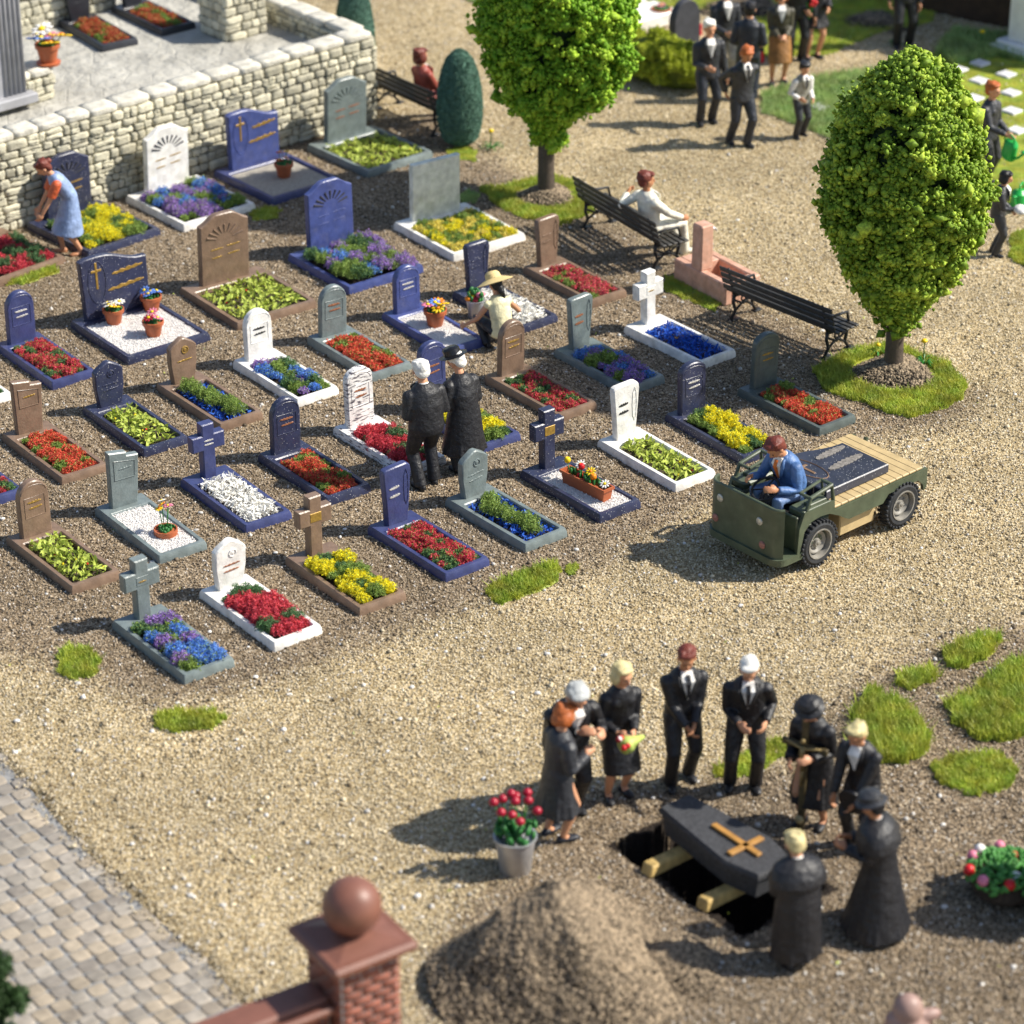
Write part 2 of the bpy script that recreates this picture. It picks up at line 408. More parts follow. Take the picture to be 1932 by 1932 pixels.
def ground_mat():
    m = bpy.data.materials.new('gravel_ground'); m.use_nodes = True; nt = m.node_tree; N = nt.nodes; L = nt.links
    b = N['Principled BSDF']; b.inputs['Roughness'].default_value = .85; b.inputs['Specular IOR Level'].default_value = .25
    tc = N.new('ShaderNodeTexCoord')
    at_ = N.new('ShaderNodeAttribute'); at_.attribute_name = 'tint'
    sp = N.new('ShaderNodeSeparateColor'); L.new(at_.outputs['Color'], sp.inputs[0])
    nb = N.new('ShaderNodeTexNoise'); nb.inputs['Scale'].default_value = 2.2; nb.inputs['Detail'].default_value = 7; nb.inputs['Roughness'].default_value = .7
    L.new(tc.outputs['Object'], nb.inputs['Vector'])
    ad = N.new('ShaderNodeMath'); ad.operation = 'MULTIPLY_ADD'; ad.inputs[1].default_value = .9; L.new(nb.outputs['Fac'], ad.inputs[0]); L.new(sp.outputs[0], ad.inputs[2])
    mr = N.new('ShaderNodeMapRange'); mr.interpolation_type = 'SMOOTHSTEP'; mr.inputs['From Min'].default_value = .6; mr.inputs['From Max'].default_value = 1.3
    L.new(ad.outputs[0], mr.inputs['Value'])
    def ramp(stops):
        r = N.new('ShaderNodeValToRGB'); e = r.color_ramp.elements
        for k, (p, c) in enumerate(stops):
            x = e[k] if k < 2 else e.new(p)
            x.position = p; x.color = (*c, 1)
        return r
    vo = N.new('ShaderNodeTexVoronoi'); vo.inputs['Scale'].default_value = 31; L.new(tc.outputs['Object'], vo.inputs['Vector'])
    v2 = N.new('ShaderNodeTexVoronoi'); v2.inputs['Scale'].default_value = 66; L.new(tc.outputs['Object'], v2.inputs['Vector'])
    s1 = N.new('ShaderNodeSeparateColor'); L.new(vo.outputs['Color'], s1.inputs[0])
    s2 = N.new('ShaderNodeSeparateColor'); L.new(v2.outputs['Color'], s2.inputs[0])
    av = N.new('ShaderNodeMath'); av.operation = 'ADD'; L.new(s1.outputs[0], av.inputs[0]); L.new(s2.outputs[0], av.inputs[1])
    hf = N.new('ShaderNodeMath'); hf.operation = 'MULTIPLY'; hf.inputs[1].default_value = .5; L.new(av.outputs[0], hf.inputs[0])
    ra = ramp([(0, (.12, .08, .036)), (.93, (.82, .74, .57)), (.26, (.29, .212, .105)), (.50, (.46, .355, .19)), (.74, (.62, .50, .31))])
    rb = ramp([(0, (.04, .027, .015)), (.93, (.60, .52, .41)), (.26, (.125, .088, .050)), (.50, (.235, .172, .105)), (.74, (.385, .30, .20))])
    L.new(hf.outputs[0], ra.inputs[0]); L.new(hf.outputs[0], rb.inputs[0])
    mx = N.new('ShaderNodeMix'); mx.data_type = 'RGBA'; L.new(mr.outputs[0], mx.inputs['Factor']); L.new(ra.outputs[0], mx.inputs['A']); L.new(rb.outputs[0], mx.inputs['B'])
    n3 = N.new('ShaderNodeTexNoise'); n3.inputs['Scale'].default_value = .55; n3.inputs['Detail'].default_value = 5; L.new(tc.outputs['Object'], n3.inputs['Vector'])
    m3 = N.new('ShaderNodeMapRange'); m3.inputs['From Min'].default_value = .3; m3.inputs['From Max'].default_value = .7; m3.inputs['To Min'].default_value = .72; m3.inputs['To Max'].default_value = 1.18
    L.new(n3.outputs['Fac'], m3.inputs['Value'])
    h = N.new('ShaderNodeHueSaturation'); L.new(m3.outputs[0], h.inputs['Value']); L.new(mx.outputs['Result'], h.inputs['Color'])
    pm = N.new('ShaderNodeMix'); pm.data_type = 'RGBA'; L.new(sp.outputs[1], pm.inputs['Factor']); L.new(h.outputs[0], pm.inputs['A']); pm.inputs['B'].default_value = (.02, .014, .01, 1)  # second tint channel blends in the painted near-black pit shade
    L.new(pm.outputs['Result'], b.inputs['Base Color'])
    sm = N.new('ShaderNodeMath'); sm.operation = 'ADD'; L.new(vo.outputs['Distance'], sm.inputs[0])
    s5 = N.new('ShaderNodeMath'); s5.operation = 'MULTIPLY'; s5.inputs[1].default_value = .5; L.new(v2.outputs['Distance'], s5.inputs[0]); L.new(s5.outputs[0], sm.inputs[1])
    bp = N.new('ShaderNodeBump'); bp.invert = True; bp.inputs['Strength'].default_value = .9; bp.inputs['Distance'].default_value = .02
    L.new(sm.outputs[0], bp.inputs['Height']); L.new(bp.outputs[0], b.inputs['Normal'])
    return m
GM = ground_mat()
pit_shade = (np.abs(u) < 1.05) & (np.abs(v + .06) < .68)
dcol = np.stack([dm, np.where(pit_shade, 1., 0.), dm], 1)
# shade inside the dug pit is painted into the ground tint, rim included
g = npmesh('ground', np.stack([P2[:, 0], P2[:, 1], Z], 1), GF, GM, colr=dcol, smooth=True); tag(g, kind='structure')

# loose grit lying on the ground: real grains
NG = 370000
yy = 21.5 + (54 - 21.5) * rng.random(NG * 2) ** 1.25
xx = (rng.random(NG * 2) * 2 - 1) * (yy * .185 + 1.3)
PP = np.stack([xx, yy], 1)
u, v = pit_local(PP); ok = ~((np.abs(u) < 1.05) & (np.abs(v + .06) < .68)) & (poly_sd(PP, COB) > -.03 + rng.normal(0, .08, len(PP)))
PP = PP[ok][:NG]; md = np.clip(dirtmask(PP) + rng.normal(0, .2, len(PP)), 0, 1) > .5
siz = rng.uniform(.008, .018, len(PP)) * (1 + (rng.random(len(PP)) < .03) * rng.uniform(.3, 1.3, len(PP)))
siz3 = siz[:, None] * rng.uniform(.6, 1.3, (len(PP), 3))
zz = np.array([noise.noise(Vector((x * 1.3, y * 1.3, 0))) * .02 + noise.noise(Vector((x * 4.5, y * 4.5, 3))) * .008 for x, y in PP]) + siz * .3
GV, GFc = scatter(OCT, OCTF, np.stack([PP[:, 0], PP[:, 1], zz], 1), siz3, rotmats(len(PP)))
t = rng.random(len(PP))[:, None]
ca = (1 - t) * np.array((.18, .13, .065)) + t * np.array((.76, .65, .45)); cb = (1 - t) * np.array((.06, .042, .024)) + t * np.array((.46, .365, .255))
c = np.where(md[:, None], cb, ca); wh = rng.random(len(PP)) < .05; c[wh] = rng.uniform(.5, .75, (wh.sum(), 1)) * np.array((1, .95, .88))
grit = npmesh('gravel', GV, GFc, mat('gravel_grains', (1, 1, 1), attr=True, var=0, rough=.6), colr=np.repeat(c, 6, 0)); tag(grit, 'loose sand and grit grains strewn over the paths and between the graves', kind='stuff')

# pale pebbles
NPb = 420
px = rng.uniform(-120, 2050, NPb); py = rng.uniform(240, 1900, NPb)
pp = np.array([tuple(at(x, y)) for x, y in zip(px, py)]); ok = poly_sd(pp[:, :2], COB) > 0; pp = pp[ok]
u, v = pit_local(pp[:, :2]); pp = pp[~((np.abs(u) < 1.08) & (np.abs(v + .06) < .7))]
ps = rng.uniform(.016, .036, len(pp))[:, None] * rng.uniform(.6, 1.2, (len(pp), 3)); ps[:, 2] *= .6
RV, RF = tmpl_round(2, 2.6); RF = np.array(RF)
pp[:, 2] = .008
V_, F_ = scatter(RV, RF, pp, ps, None)
cc = rng.uniform(.45, .8, (len(pp), 1)) * np.array((1, .96, .9))
o = npmesh('pebbles', V_, F_, mat('pale_pebble', (1, 1, 1), attr=True, var=.1, rough=.5), colr=np.repeat(cc, len(RV), 0), smooth=True)
tag(o, 'scattered small pale quartz pebbles on the gravel', kind='stuff')

# cobblestones
cb = MB(); cang = R(36.5); cx0, cy0 = at(150, 1800)[:2]
cv, cfc, ccol = [], [], []
TV, TF = tmpl_round(4, 7.0); TF = np.array(TF)
for i in range(-36, 30):
    for j in range(-34, 34):
        sx, sy = .205, .19
        lx = i * sx + .03 * math.sin(j * .35) + (.10 if (j // 2) % 3 == 1 else 0) + rnd.uniform(-.008, .008); ly = j * sy + .035 * math.sin(i * .30) + rnd.uniform(-.006, .006)
        wx = cx0 + lx * math.cos(cang) - ly * math.sin(cang); wy = cy0 + lx * math.sin(cang) + ly * math.cos(cang)
        if wy < 17 or wx < -12 or poly_sd(np.array([[wx, wy]]), COB)[0] > -.02 + rnd.uniform(-.05, .03): continue
        a = cang + rnd.uniform(-.05, .05); P = TV * np.array((sx * .47 * rnd.uniform(.92, 1.02), sy * .47 * rnd.uniform(.92, 1.02), .028)); P[:, 2] = np.minimum(P[:, 2], .017)
        P = P + rng.uniform(-.004, .004, P.shape)
        Q = np.stack([wx + P[:, 0] * math.cos(a) - P[:, 1] * math.sin(a), wy + P[:, 0] * math.sin(a) + P[:, 1] * math.cos(a), P[:, 2] - .030 + rnd.uniform(-.003, .003)], 1)
        cfc.append(TF + len(cv) * len(TV)); cv.append(Q)
        k = rnd.uniform(.78, 1.2); base = np.array(rnd.choice([(.34, .29, .23), (.32, .285, .24), (.36, .30, .225), (.30, .265, .225)])) * k
        ccol.append(np.repeat(base[None], len(TV), 0))
o = npmesh('cobblestones', np.concatenate(cv), np.concatenate(cfc), mat('cobble_stone', (1, 1, 1), attr=True, var=.2, vs=7, rough=.6, bump=.4, bs=60), colr=np.concatenate(ccol), smooth=True)
tag(o, kind='structure')
gm_ = MB(); cp = [(x, y) for x, y in COB]
gm_.add([(x, y, -.027) for x, y in cp], [list(range(len(cp)))])
o = gm_.build('cobble_joints', mat('grey_joint_mortar', (.25, .25, .25), rough=.9, var=.2, vs=8, bump=.5, bs=60)); tag(o, kind='structure')

# ------------------------------------------------------------------ grass
GRASS = [mat('grass_blades', (.42, .48, .07), rough=.55, var=.3, vs=3, hue=.025, trans=.35),
         mat('grass_blades_dark', (.36, .48, .17), rough=.6, var=.3, vs=3, hue=.02, trans=.3)]
def inpoly(poly, n):
    A = np.array(poly); lo, hi = A.min(0), A.max(0); out = []
    while sum(len(x) for x in out) < n:
        q = rng.uniform(lo, hi, (n * 2, 2)); out.append(q[poly_sd(q, poly) < 0])
    return np.concatenate(out)[:n]
def area(p): return abs(sum(p[i - 1][0] * p[i][1] - p[i][0] * p[i - 1][1] for i in range(len(p)))) / 2
def grass(pv, label, h=.1, dens=5200, mi=0, lean=.5, lift=0, name='grass_tuft', world=False, hole=None):
    poly = [tuple(p) for p in pv] if world else PG(pv)
    # ragged outline
    P = []
    for i in range(len(poly)):
        a, b = np.array(poly[i]), np.array(poly[(i + 1) % len(poly)])
        for k in range(5): P.append(tuple(a + (b - a) * k / 5 + rng.uniform(-.05, .05, 2)))
    poly = P
    n = int(max(200, area(poly) * dens)); q = inpoly(poly, n)
    if hole: q = q[np.hypot(q[:, 0] - hole[0], q[:, 1] - hole[1]) > hole[2]]; n = len(q)
    hh = h * rng.uniform(.55, 1.2, n); w = rng.uniform(.005, .009, n); a = rng.uniform(0, 2 * math.pi, n); l = rng.normal(0, lean, n) * hh
    dx, dy = np.cos(a), np.sin(a)
    z0 = np.full(n, lift - .005); b0 = np.stack([q[:, 0] - dy * w, q[:, 1] + dx * w, z0], 1); b1 = np.stack([q[:, 0] + dy * w, q[:, 1] - dx * w, z0], 1)
    m0 = np.stack([q[:, 0] - dy * w * .8 + dx * l * .35, q[:, 1] + dx * w * .8 + dy * l * .35, z0 + hh * .6], 1)
    m1 = np.stack([q[:, 0] + dy * w * .8 + dx * l * .35, q[:, 1] - dx * w * .8 + dy * l * .35, z0 + hh * .6], 1)
    t0 = np.stack([q[:, 0] + dx * l + .001, q[:, 1] + dy * l, z0 + hh], 1); t1 = t0 + np.array((.002, 0, 0))
    V = np.stack([b0, b1, m1, m0, t1, t0], 1).reshape(-1, 3); k = (np.arange(n) * 6)[:, None]
    F = np.concatenate([k + np.array([[0, 1, 2, 3]]), k + np.array([[3, 2, 4, 5]])])
    # thatch sheet under the blades
    base = len(V); ns = len(poly); c = np.mean(poly, 0)
    T = np.array([(x, y, lift + .004) for x, y in poly] + [(c[0] + (x - c[0]) * .93, c[1] + (y - c[1]) * .93, lift + .02) for x, y in poly] + [(c[0], c[1], lift + .022)])
    V = np.concatenate([V, T]); ff = []
    for i in range(ns):
        j = (i + 1) % ns
        ff.append((base + i, base + j, base + ns + j, base + ns + i)); ff.append((base + ns + i, base + ns + j, base + 2 * ns, base + 2 * ns))
    me = None
    tri = [f[:3] for f in ff if f[2] == f[3]]; qd = [f for f in ff if f[2] != f[3]]
    ob = bpy.data.meshes.new(name); ob.from_pydata(V.tolist(), [], F.tolist() + qd + tri); ob.materials.append(GRASS[mi]); ob.update()
    o = linkmesh(name, ob); tag(o, label, 'grass', kind='stuff'); return o

grass([(105, 1245), (130, 1225), (170, 1228), (190, 1250), (180, 1278), (140, 1285), (110, 1270)], 'round pale green grass tuft on gravel left of the front grave', .10)
grass([(288, 1350), (330, 1340), (400, 1342), (430, 1358), (395, 1380), (330, 1386), (292, 1372)], 'oval grass tuft lying alone on the sandy path, lower left', .09)
grass([(922, 1120), (935, 1100), (990, 1078), (1050, 1062), (1058, 1090), (1000, 1125), (940, 1145)], 'slanting strip of bright grass on the path in front of the blue grave', .10)
grass([(1066, 1072), (1085, 1066), (1090, 1080), (1072, 1086)], 'tiny green sprig beside the slanting grass strip', .05)
grass([(15, 540), (30, 520), (100, 500), (112, 515), (60, 535)], 'pale grass strip at the end of the red flower grave far left', .09)
grass([(470, 402), (500, 390), (530, 398), (520, 414), (480, 416)], 'small low grass clump between the grave rows in front of the wall', .06)
grass([(1600, 1420), (1610, 1340), (1640, 1306), (1712, 1332), (1746, 1370), (1752, 1425), (1700, 1445), (1640, 1440)], 'large grass patch behind the bareheaded blond mourner', .15)
grass([(1682, 1290), (1706, 1268), (1758, 1262), (1776, 1278), (1742, 1294), (1712, 1304)], 'small grass patch between the two larger ones on the right', .12)
grass([(1776, 1236), (1806, 1215), (1880, 1198), (1888, 1215), (1860, 1245), (1812, 1262), (1782, 1254)], 'uppermost ragged grass patch at the right, beside the path', .13)
grass([(1785, 1335), (1850, 1300), (1890, 1255), (1990, 1240), (1990, 1380), (1900, 1400), (1850, 1400), (1800, 1365)], 'broad grass patch cut off by the right edge of the photo', .14)
grass([(1756, 1450), (1800, 1425), (1880, 1420), (1918, 1455), (1900, 1490), (1830, 1503), (1780, 1480)], 'short mossy grass cushion nearest the priest, right side', .09)
grass([(1338, 1450), (1400, 1430), (1470, 1392), (1500, 1395), (1480, 1430), (1420, 1462), (1360, 1470)], 'grass strip behind the white-haired man at the coffin', .08)
grass([(1530, 700), (1600, 665), (1690, 650), (1790, 690), (1828, 730), (1800, 765), (1720, 790), (1650, 770), (1560, 740)], 'ring of bright grass around the trunk of the right tree', .10, hole=(*at(1686, 706)[:2], .57))
grass([(900, 355), (960, 350), (1035, 330), (1100, 350), (1120, 400), (1060, 425), (990, 415), (930, 385)], 'ring of grass around the trunk of the left tree', .08, hole=(*at(1030, 372)[:2], .46))
grass([(1255, 520), (1300, 535), (1365, 560), (1350, 590), (1300, 570), (1250, 545)], 'mossy grass along the foot of the pink stone fountain', .06)
grass([(845, 285), (870, 275), (905, 290), (895, 305), (850, 302)], 'small yellow-green grass pad below the clipped cypress', .05)
grass([(868, 372), (885, 362), (905, 370), (900, 385), (872, 385)], 'small dark grass pad beside the pale blank gravestone', .07, mi=1)
grass([(1435, 180), (1480, 165), (1570, 140), (1700, 130), (1760, 160), (1740, 300), (1640, 300), (1500, 235), (1440, 215)], 'dark grass bank behind the boy in the grey waistcoat', .12, mi=1, dens=2600)
grass([(1700, 130), (1770, 95), (1932, 60), (2100, 80), (2100, 380), (1890, 400), (1780, 300)], 'lawn set with white stone slabs, upper right', .04, dens=3200)
grass([(1760, 100), (1800, 60), (1960, 75), (1980, 130), (1880, 110), (1800, 125)], 'taller grass border along the back of the slab lawn', .16, mi=1, dens=2500)
grass([(1380, 50), (1480, 20), (1640, 0), (1780, 10), (1760, 40), (1640, 70), (1560, 105), (1440, 110), (1380, 90)], 'grass verge behind the standing mourners, top right', .06, dens=2800)
grass([(1180, -40), (1420, -60), (1700, -60), (1720, 10), (1560, 20), (1400, 30), (1180, 5)], 'strip of lawn at the top edge behind the black tombstone', .06, dens=2000)
grass([(1898, 485), (1915, 440), (1990, 430), (2020, 500), (1940, 510)], 'yellow-green grass clump at the right edge beyond the tree', .07)
grass([(880, -30), (930, -10), (960, 0), (900, 8), (860, -8)], 'grass clump at the top edge left of the tree crown', .07, mi=1)
# tiny loose leaves
lv = MB()

# loose leaves and petals blown over the gravel
k = 0
cols_ = (F_LEAF, F_LEAF, F_GREEN)
NLf = 90; P_ = np.array([tuple(at(x, y)) for x, y in zip(rng.uniform(0, 1932, NLf), rng.uniform(250, 1880, NLf))]); P_ = P_[poly_sd(P_[:, :2], COB) > 0]; P_[:, 2] = .02
LT = np.array([(-1, 0, 0), (0, -.4, .1), (1, 0, 0), (0, .4, .1)], float)
V_, F_ = scatter(LT, np.array([(0, 1, 2, 3)]), P_, rng.uniform(.012, .034, len(P_)), rotmats(len(P_)))
V_[:, 2] = np.maximum(V_[:, 2], .012)
tag(npmesh('fallen_leaves', V_, F_, F_LEAF), 'tiny yellow-green leaf flecks scattered over the gravel', kind='stuff')
# ------------------------------------------------------------------ graves
def arch(w, h, sh, n=10):
    pts = [(-w / 2, 0)]
    P = [(w / 2 * math.cos(math.pi - math.pi * k / n), sh * h + (1 - sh) * h * math.sin(math.pi * k / n)) for k in range(n + 1)]
    return ([(w / 2, 0)] + P[::-1] + [(-w / 2, 0)])
def outline(kind, w, h):
    """counter-clockwise seen from -y: x right, z up"""
    if kind == 'arch': return arch(w, h, .82)
    if kind == 'dome': return arch(w, h, .70)
    if kind == 'point': q = [(.40, 0), (.5, .45), (.5, .80), (.40, .87), (.06, 1), (-.06, 1), (-.40, .87), (-.5, .80), (-.5, .45), (-.40, 0)]
    elif kind == 'step': q = [(.42, 0), (.5, .86), (.12, .885), (.10, .95), (-.5, 1), (-.46, 0)]
    elif kind == 'taper': q = [(.36, 0), (.5, .86), (.47, .94), (.40, .985), (.30, 1), (-.38, .985), (-.46, .965), (-.5, .92), (-.42, .4), (-.38, 0)]
    elif kind == 'slab': q = [(.5, 0), (.5, 1), (-.5, 1), (-.5, 0)]
    elif kind == 'cross': q = [(.19, 0), (.19, .52), (.5, .52), (.5, .80), (.19, .80), (.19, 1), (-.19, 1), (-.19, .80), (-.5, .80), (-.5, .52), (-.19, .52), (-.19, 0)]
    elif kind == 'fan':
        q = [(.5, 0), (.5, .86)] + [(.5 - .46 * t, .87 + .13 * (.5 - .5 * math.cos(math.pi * min(1, t * 1.25)))) for t in (.1, .25, .4, .55, .7, .85, 1)] \
            + [(-(.5 - .46 * t), .87 + .13 * (.5 - .5 * math.cos(math.pi * min(1, t * 1.25)))) for t in (1, .85, .7, .55, .4, .25, .1)] + [(-.5, .86), (-.5, 0)]
    elif kind == 'book':
        q = [(.5, 0), (.5, .80)]
        for k in range(9):
            x = .45 - .11 * k; q.append((x, .90 - .10 * math.cos(math.pi * min(1, (.45 - x) / .65))))
        q += [(-.5, .97), (-.47, 0)]
    return [(x * w, z * h) for x, z in q]
def wavy(mb, x0, x1, z0, th, y, rise=0.0, pr=.008, n=14, amp=.25):
    """a wavy relief ribbon standing pr proud of the face at y"""
    top, bot = [], []
    for k in range(n + 1):
        t = k / n; x = x0 + (x1 - x0) * t; zc = z0 + rise * t
        e = math.sin(math.pi * min(1, max(0, t))) ** .35 if 0 < t < 1 else .3
        top.append((x, zc + th * .5 * e + th * amp * math.sin(k * 1.9 + z0 * 90) * e)); bot.append((x, zc - th * .5 * e + th * amp * .6 * math.sin(k * 2.3 + z0 * 50) * e))
    mb.prism(bot + top[::-1], y - pr, y + .002, b=.002)
    return mb
def ring(mb, pts, y, r=.006):
    mb.tube([(x, y - r * .3, z) for x, z in pts], r, n=5, cap=True)

def foam(name, parent, clumps, m, dens=1.0, sz=.0115, flat=.85):
    """fibrous clumps: many tiny flecks around each clump centre"""
    Ps, S = [], []
    for (x, y, z, r) in clumps:
        n = int(820 * dens * (r / .1) ** 2); d = rng.normal(size=(n, 3)); d /= np.linalg.norm(d, axis=1)[:, None]
        rr = r * rng.uniform(.45, 1.08, n)[:, None]; d[:, 2] = np.abs(d[:, 2]) * flat
        Ps.append(np.array((x, y, z)) + d * rr * (1 + .25 * np.sin(d[:, :1] * 7) * np.cos(d[:, 1:2] * 6)))
    P = np.concatenate(Ps); n = len(P)
    sc = np.stack([rng.uniform(.7, 1.5, n) * sz, rng.uniform(.4, .9, n) * sz, np.full(n, 1.)], 1)
    V, F = scatter(QUAD, QUADF, P, sc, rotmats(n))
    return npmesh(name, V, F, m, parent=parent)
def leaves(name, parent, box, n, m, size=.055, zh=.07, flatn=.7, asp=1.0):
    x0, x1, y0, y1, z0 = box
    P = np.stack([rng.uniform(x0, x1, n), rng.uniform(y0, y1, n), z0 + rng.uniform(0, 1, n) ** 1.3 * zh], 1)
    a = rng.uniform(0, 2 * math.pi, n); ti = rng.normal(0, flatn, n); ro = rng.normal(0, flatn, n)
    ca, sa, ct, st, cr, sr = np.cos(a), np.sin(a), np.cos(ti), np.sin(ti), np.cos(ro), np.sin(ro)
    Rz = np.zeros((n, 3, 3)); Rz[:, 0, 0] = ca; Rz[:, 0, 1] = -sa; Rz[:, 1, 0] = sa; Rz[:, 1, 1] = ca; Rz[:, 2, 2] = 1
    Ry = np.zeros((n, 3, 3)); Ry[:, 0, 0] = ct; Ry[:, 0, 2] = st; Ry[:, 2, 0] = -st; Ry[:, 2, 2] = ct; Ry[:, 1, 1] = 1
    Rx = np.zeros((n, 3, 3)); Rx[:, 1, 1] = cr; Rx[:, 1, 2] = -sr; Rx[:, 2, 1] = sr; Rx[:, 2, 2] = cr; Rx[:, 0, 0] = 1
    RM = Rz @ Ry @ Rx
    s = rng.uniform(.6, 1.25, n) * size
    V, F = scatter(LEAF, LEAFF, P, np.stack([s, s * asp, s], 1), RM)
    V[:, 2] = np.maximum(V[:, 2], z0 - .02)
    return npmesh(name, V, F, m, parent=parent)
def bits(parent, cols, box, n=7, name='blossom'):
    for i in range(n):
        mb = MB(); x, y = rnd.uniform(box[0], box[1]), rnd.uniform(box[2], box[3])
        mb.ell((x, y, box[4] + rnd.uniform(.05, .085)), (rnd.uniform(.012, .024), rnd.uniform(.012, .02), .014), n=6, m=4)
        mb.build(name, cols[i % len(cols)], parent)
BRED = mat('red_bud', (.6, .02, .015), var=.1); BYEL = mat('yellow_bud', (.8, .6, .01), var=.1)
GOLDLIST = []

def grid_clumps(x0, x1, y0, y1, z, r, n, rj=.38):
    out = []
    nx_ = max(1, round((x1 - x0) / (r * 1.3))); ny_ = max(1, round((y1 - y0) / (r * 1.3)))
    for i in range(nx_):
        for j in range(ny_):
            out.append((x0 + (i + .5) * (x1 - x0) / nx_ + rnd.uniform(-.3, .3) * r, y0 + (j + .5) * (y1 - y0) / ny_ + rnd.uniform(-.3, .3) * r, z + rnd.uniform(-.025, .03), r * rnd.uniform(1 - rj, 1 + rj)))
    rnd.shuffle(out)
    return out

def planting(t, kind, box):
    x0, x1, y0, y1, z = box
    small = (x1 - x0) < .8; r = .085
    def mix(parts, r=.085, tall=0):
        cl = grid_clumps(x0 + .03, x1 - .03, y0 + .03, y1 - .03, z + .02 + tall, r, 0)
        tot = sum(p[2] for p in parts); k = 0
        for nm, m, sh in parts:
            n = max(1, round(len(cl) * sh / tot)); sub = cl[k:k + n]; k += n
            if sub: foam(nm, t, sub, m, dens=1.0 if small else .75)
        foam('leaf_flecks', t, [(a_, b_, c_ + .006, d_) for a_, b_, c_, d_ in cl], F_GREEN, dens=.13)
    if kind == 'red': mix([('flowers', F_RED, 5), ('foliage', F_GREEN, 1.3)], .085)
    elif kind == 'rust': mix([('flowers', F_RUST, 4), ('foliage', F_GREEN, 1)], .08)
    elif kind == 'crimson': mix([('flowers', F_CRIM, 4), ('foliage', F_DARK, 1.3)], .075)
    elif kind == 'rose': mix([('flowers', F_PINK, 5), ('foliage', F_GREEN, 1)], .075)
    elif kind == 'yellow': mix([('flowers', F_YEL, 5), ('foliage', F_GREEN, 2), ('foliage', F_DARK, 1)], .115, .03)
    elif kind == 'gold': mix([('flowers', F_ORYEL, 3), ('flowers', F_YEL, 2), ('foliage', F_GREEN, 3.4)], .085)
    elif kind == 'violet': mix([('flowers', F_PURP, 4), ('flowers', F_BLUE, 3), ('foliage', F_GREEN, 2)], .11, .03)
    elif kind == 'bluemix': mix([('flowers', F_BLUE, 3), ('flowers', F_PURP, 2), ('foliage', F_DARK, 2), ('foliage', F_GREEN, 2)], .115, .02)
    elif kind == 'greenmix': mix([('foliage', F_GREEN, 3), ('foliage', F_DARK, 1.6), ('flowers', F_PURP, 2), ('flowers', F_BLUE, 1)], .15, .08)
    elif kind == 'darkred':
        cl = grid_clumps(x0 + .04, x1 - .04, y0 + .04, y1 - .04, z + .03, .125, 0); foam('flowers', t, cl[:int(len(cl) * .75)], F_CRIM, 1.2); foam('foliage', t, cl[int(len(cl) * .72):], F_DARK)
    elif kind == 'leaf':
        leaves('foliage', t, (x0 + .03, x1 - .03, y0 + .03, y1 - .03, z + .01), 330 if small else 560, F_LEAF, asp=.85, size=.062, zh=.09)
        bits(t, [BRED, BYEL, BYEL], (x0 + .05, x1 - .05, y0 + .05, y1 - .05, z), 6)
    elif kind == 'cobalt': leaves('flowers', t, (x0 + .03, x1 - .03, y0 + .03, y1 - .03, z + .01), 700, F_COB, asp=.8, size=.042, zh=.08)
    elif kind == 'white': leaves('flowers', t, (x0 + .03, x1 - .03, y0 + .03, y1 - .03, z + .01), 1500, F_WHITE, asp=.6, size=.046, zh=.12, flatn=.65)
    elif kind == 'cobgreen':
        leaves('flowers', t, (x0 + .02, x1 - .02, y0 + .03, y1 - .03, z + .01), 600, F_COB, asp=.8, size=.036, zh=.06)
        cl = [((x0 + x1) / 2 + rnd.uniform(-.07, .07), y0 + .18 + (y1 - y0 - .3) * k / 5, z + .04, rnd.uniform(.08, .115)) for k in range(6)]
        foam('foliage', t, [(a + rnd.uniform(-.05, .05), b, c + .02, d * 1.4) for a, b, c, d in cl], F_GREEN, .75)
    elif kind == 'grit':
        n = 5200 if small else 9000
        P = np.stack([rng.uniform(x0, x1, n), rng.uniform(y0, y1, n), z + .028 + rng.uniform(-.006, .012, n)], 1)
        P[:, 2] += .004 * np.sin(P[:, 0] * 9) * np.sin(P[:, 1] * 7)
        V, F = scatter(OCT, OCTF, P, rng.uniform(.006, .013, n), rotmats(n))
        k = MB(); k.box(((x0 + x1) / 2, (y0 + y1) / 2, z), (x1 - x0, y1 - y0, .05), .005)
        V = np.concatenate([V, np.array([tuple(q) for q in k.v])]); nb = len(V) - len(k.v)
        ob = bpy.data.meshes.new('white_grit'); ob.from_pydata(V.tolist(), [], F.tolist() + [[i + nb for i in f] for f in k.f]); ob.materials.append(GRIT_W); ob.update()
        linkmesh('white_grit', ob, t)
    elif kind == 'dirtgrit':
        k = MB(); k.box(((x0 + x1) / 2, (y0 + y1) / 2, z), (x1 - x0, y1 - y0, .05), .005); k.build('sand_fill', mat('grey_sand_fill', (.36, .33, .28), rough=.95, var=.2, vs=30, bump=.9, bs=110), t)

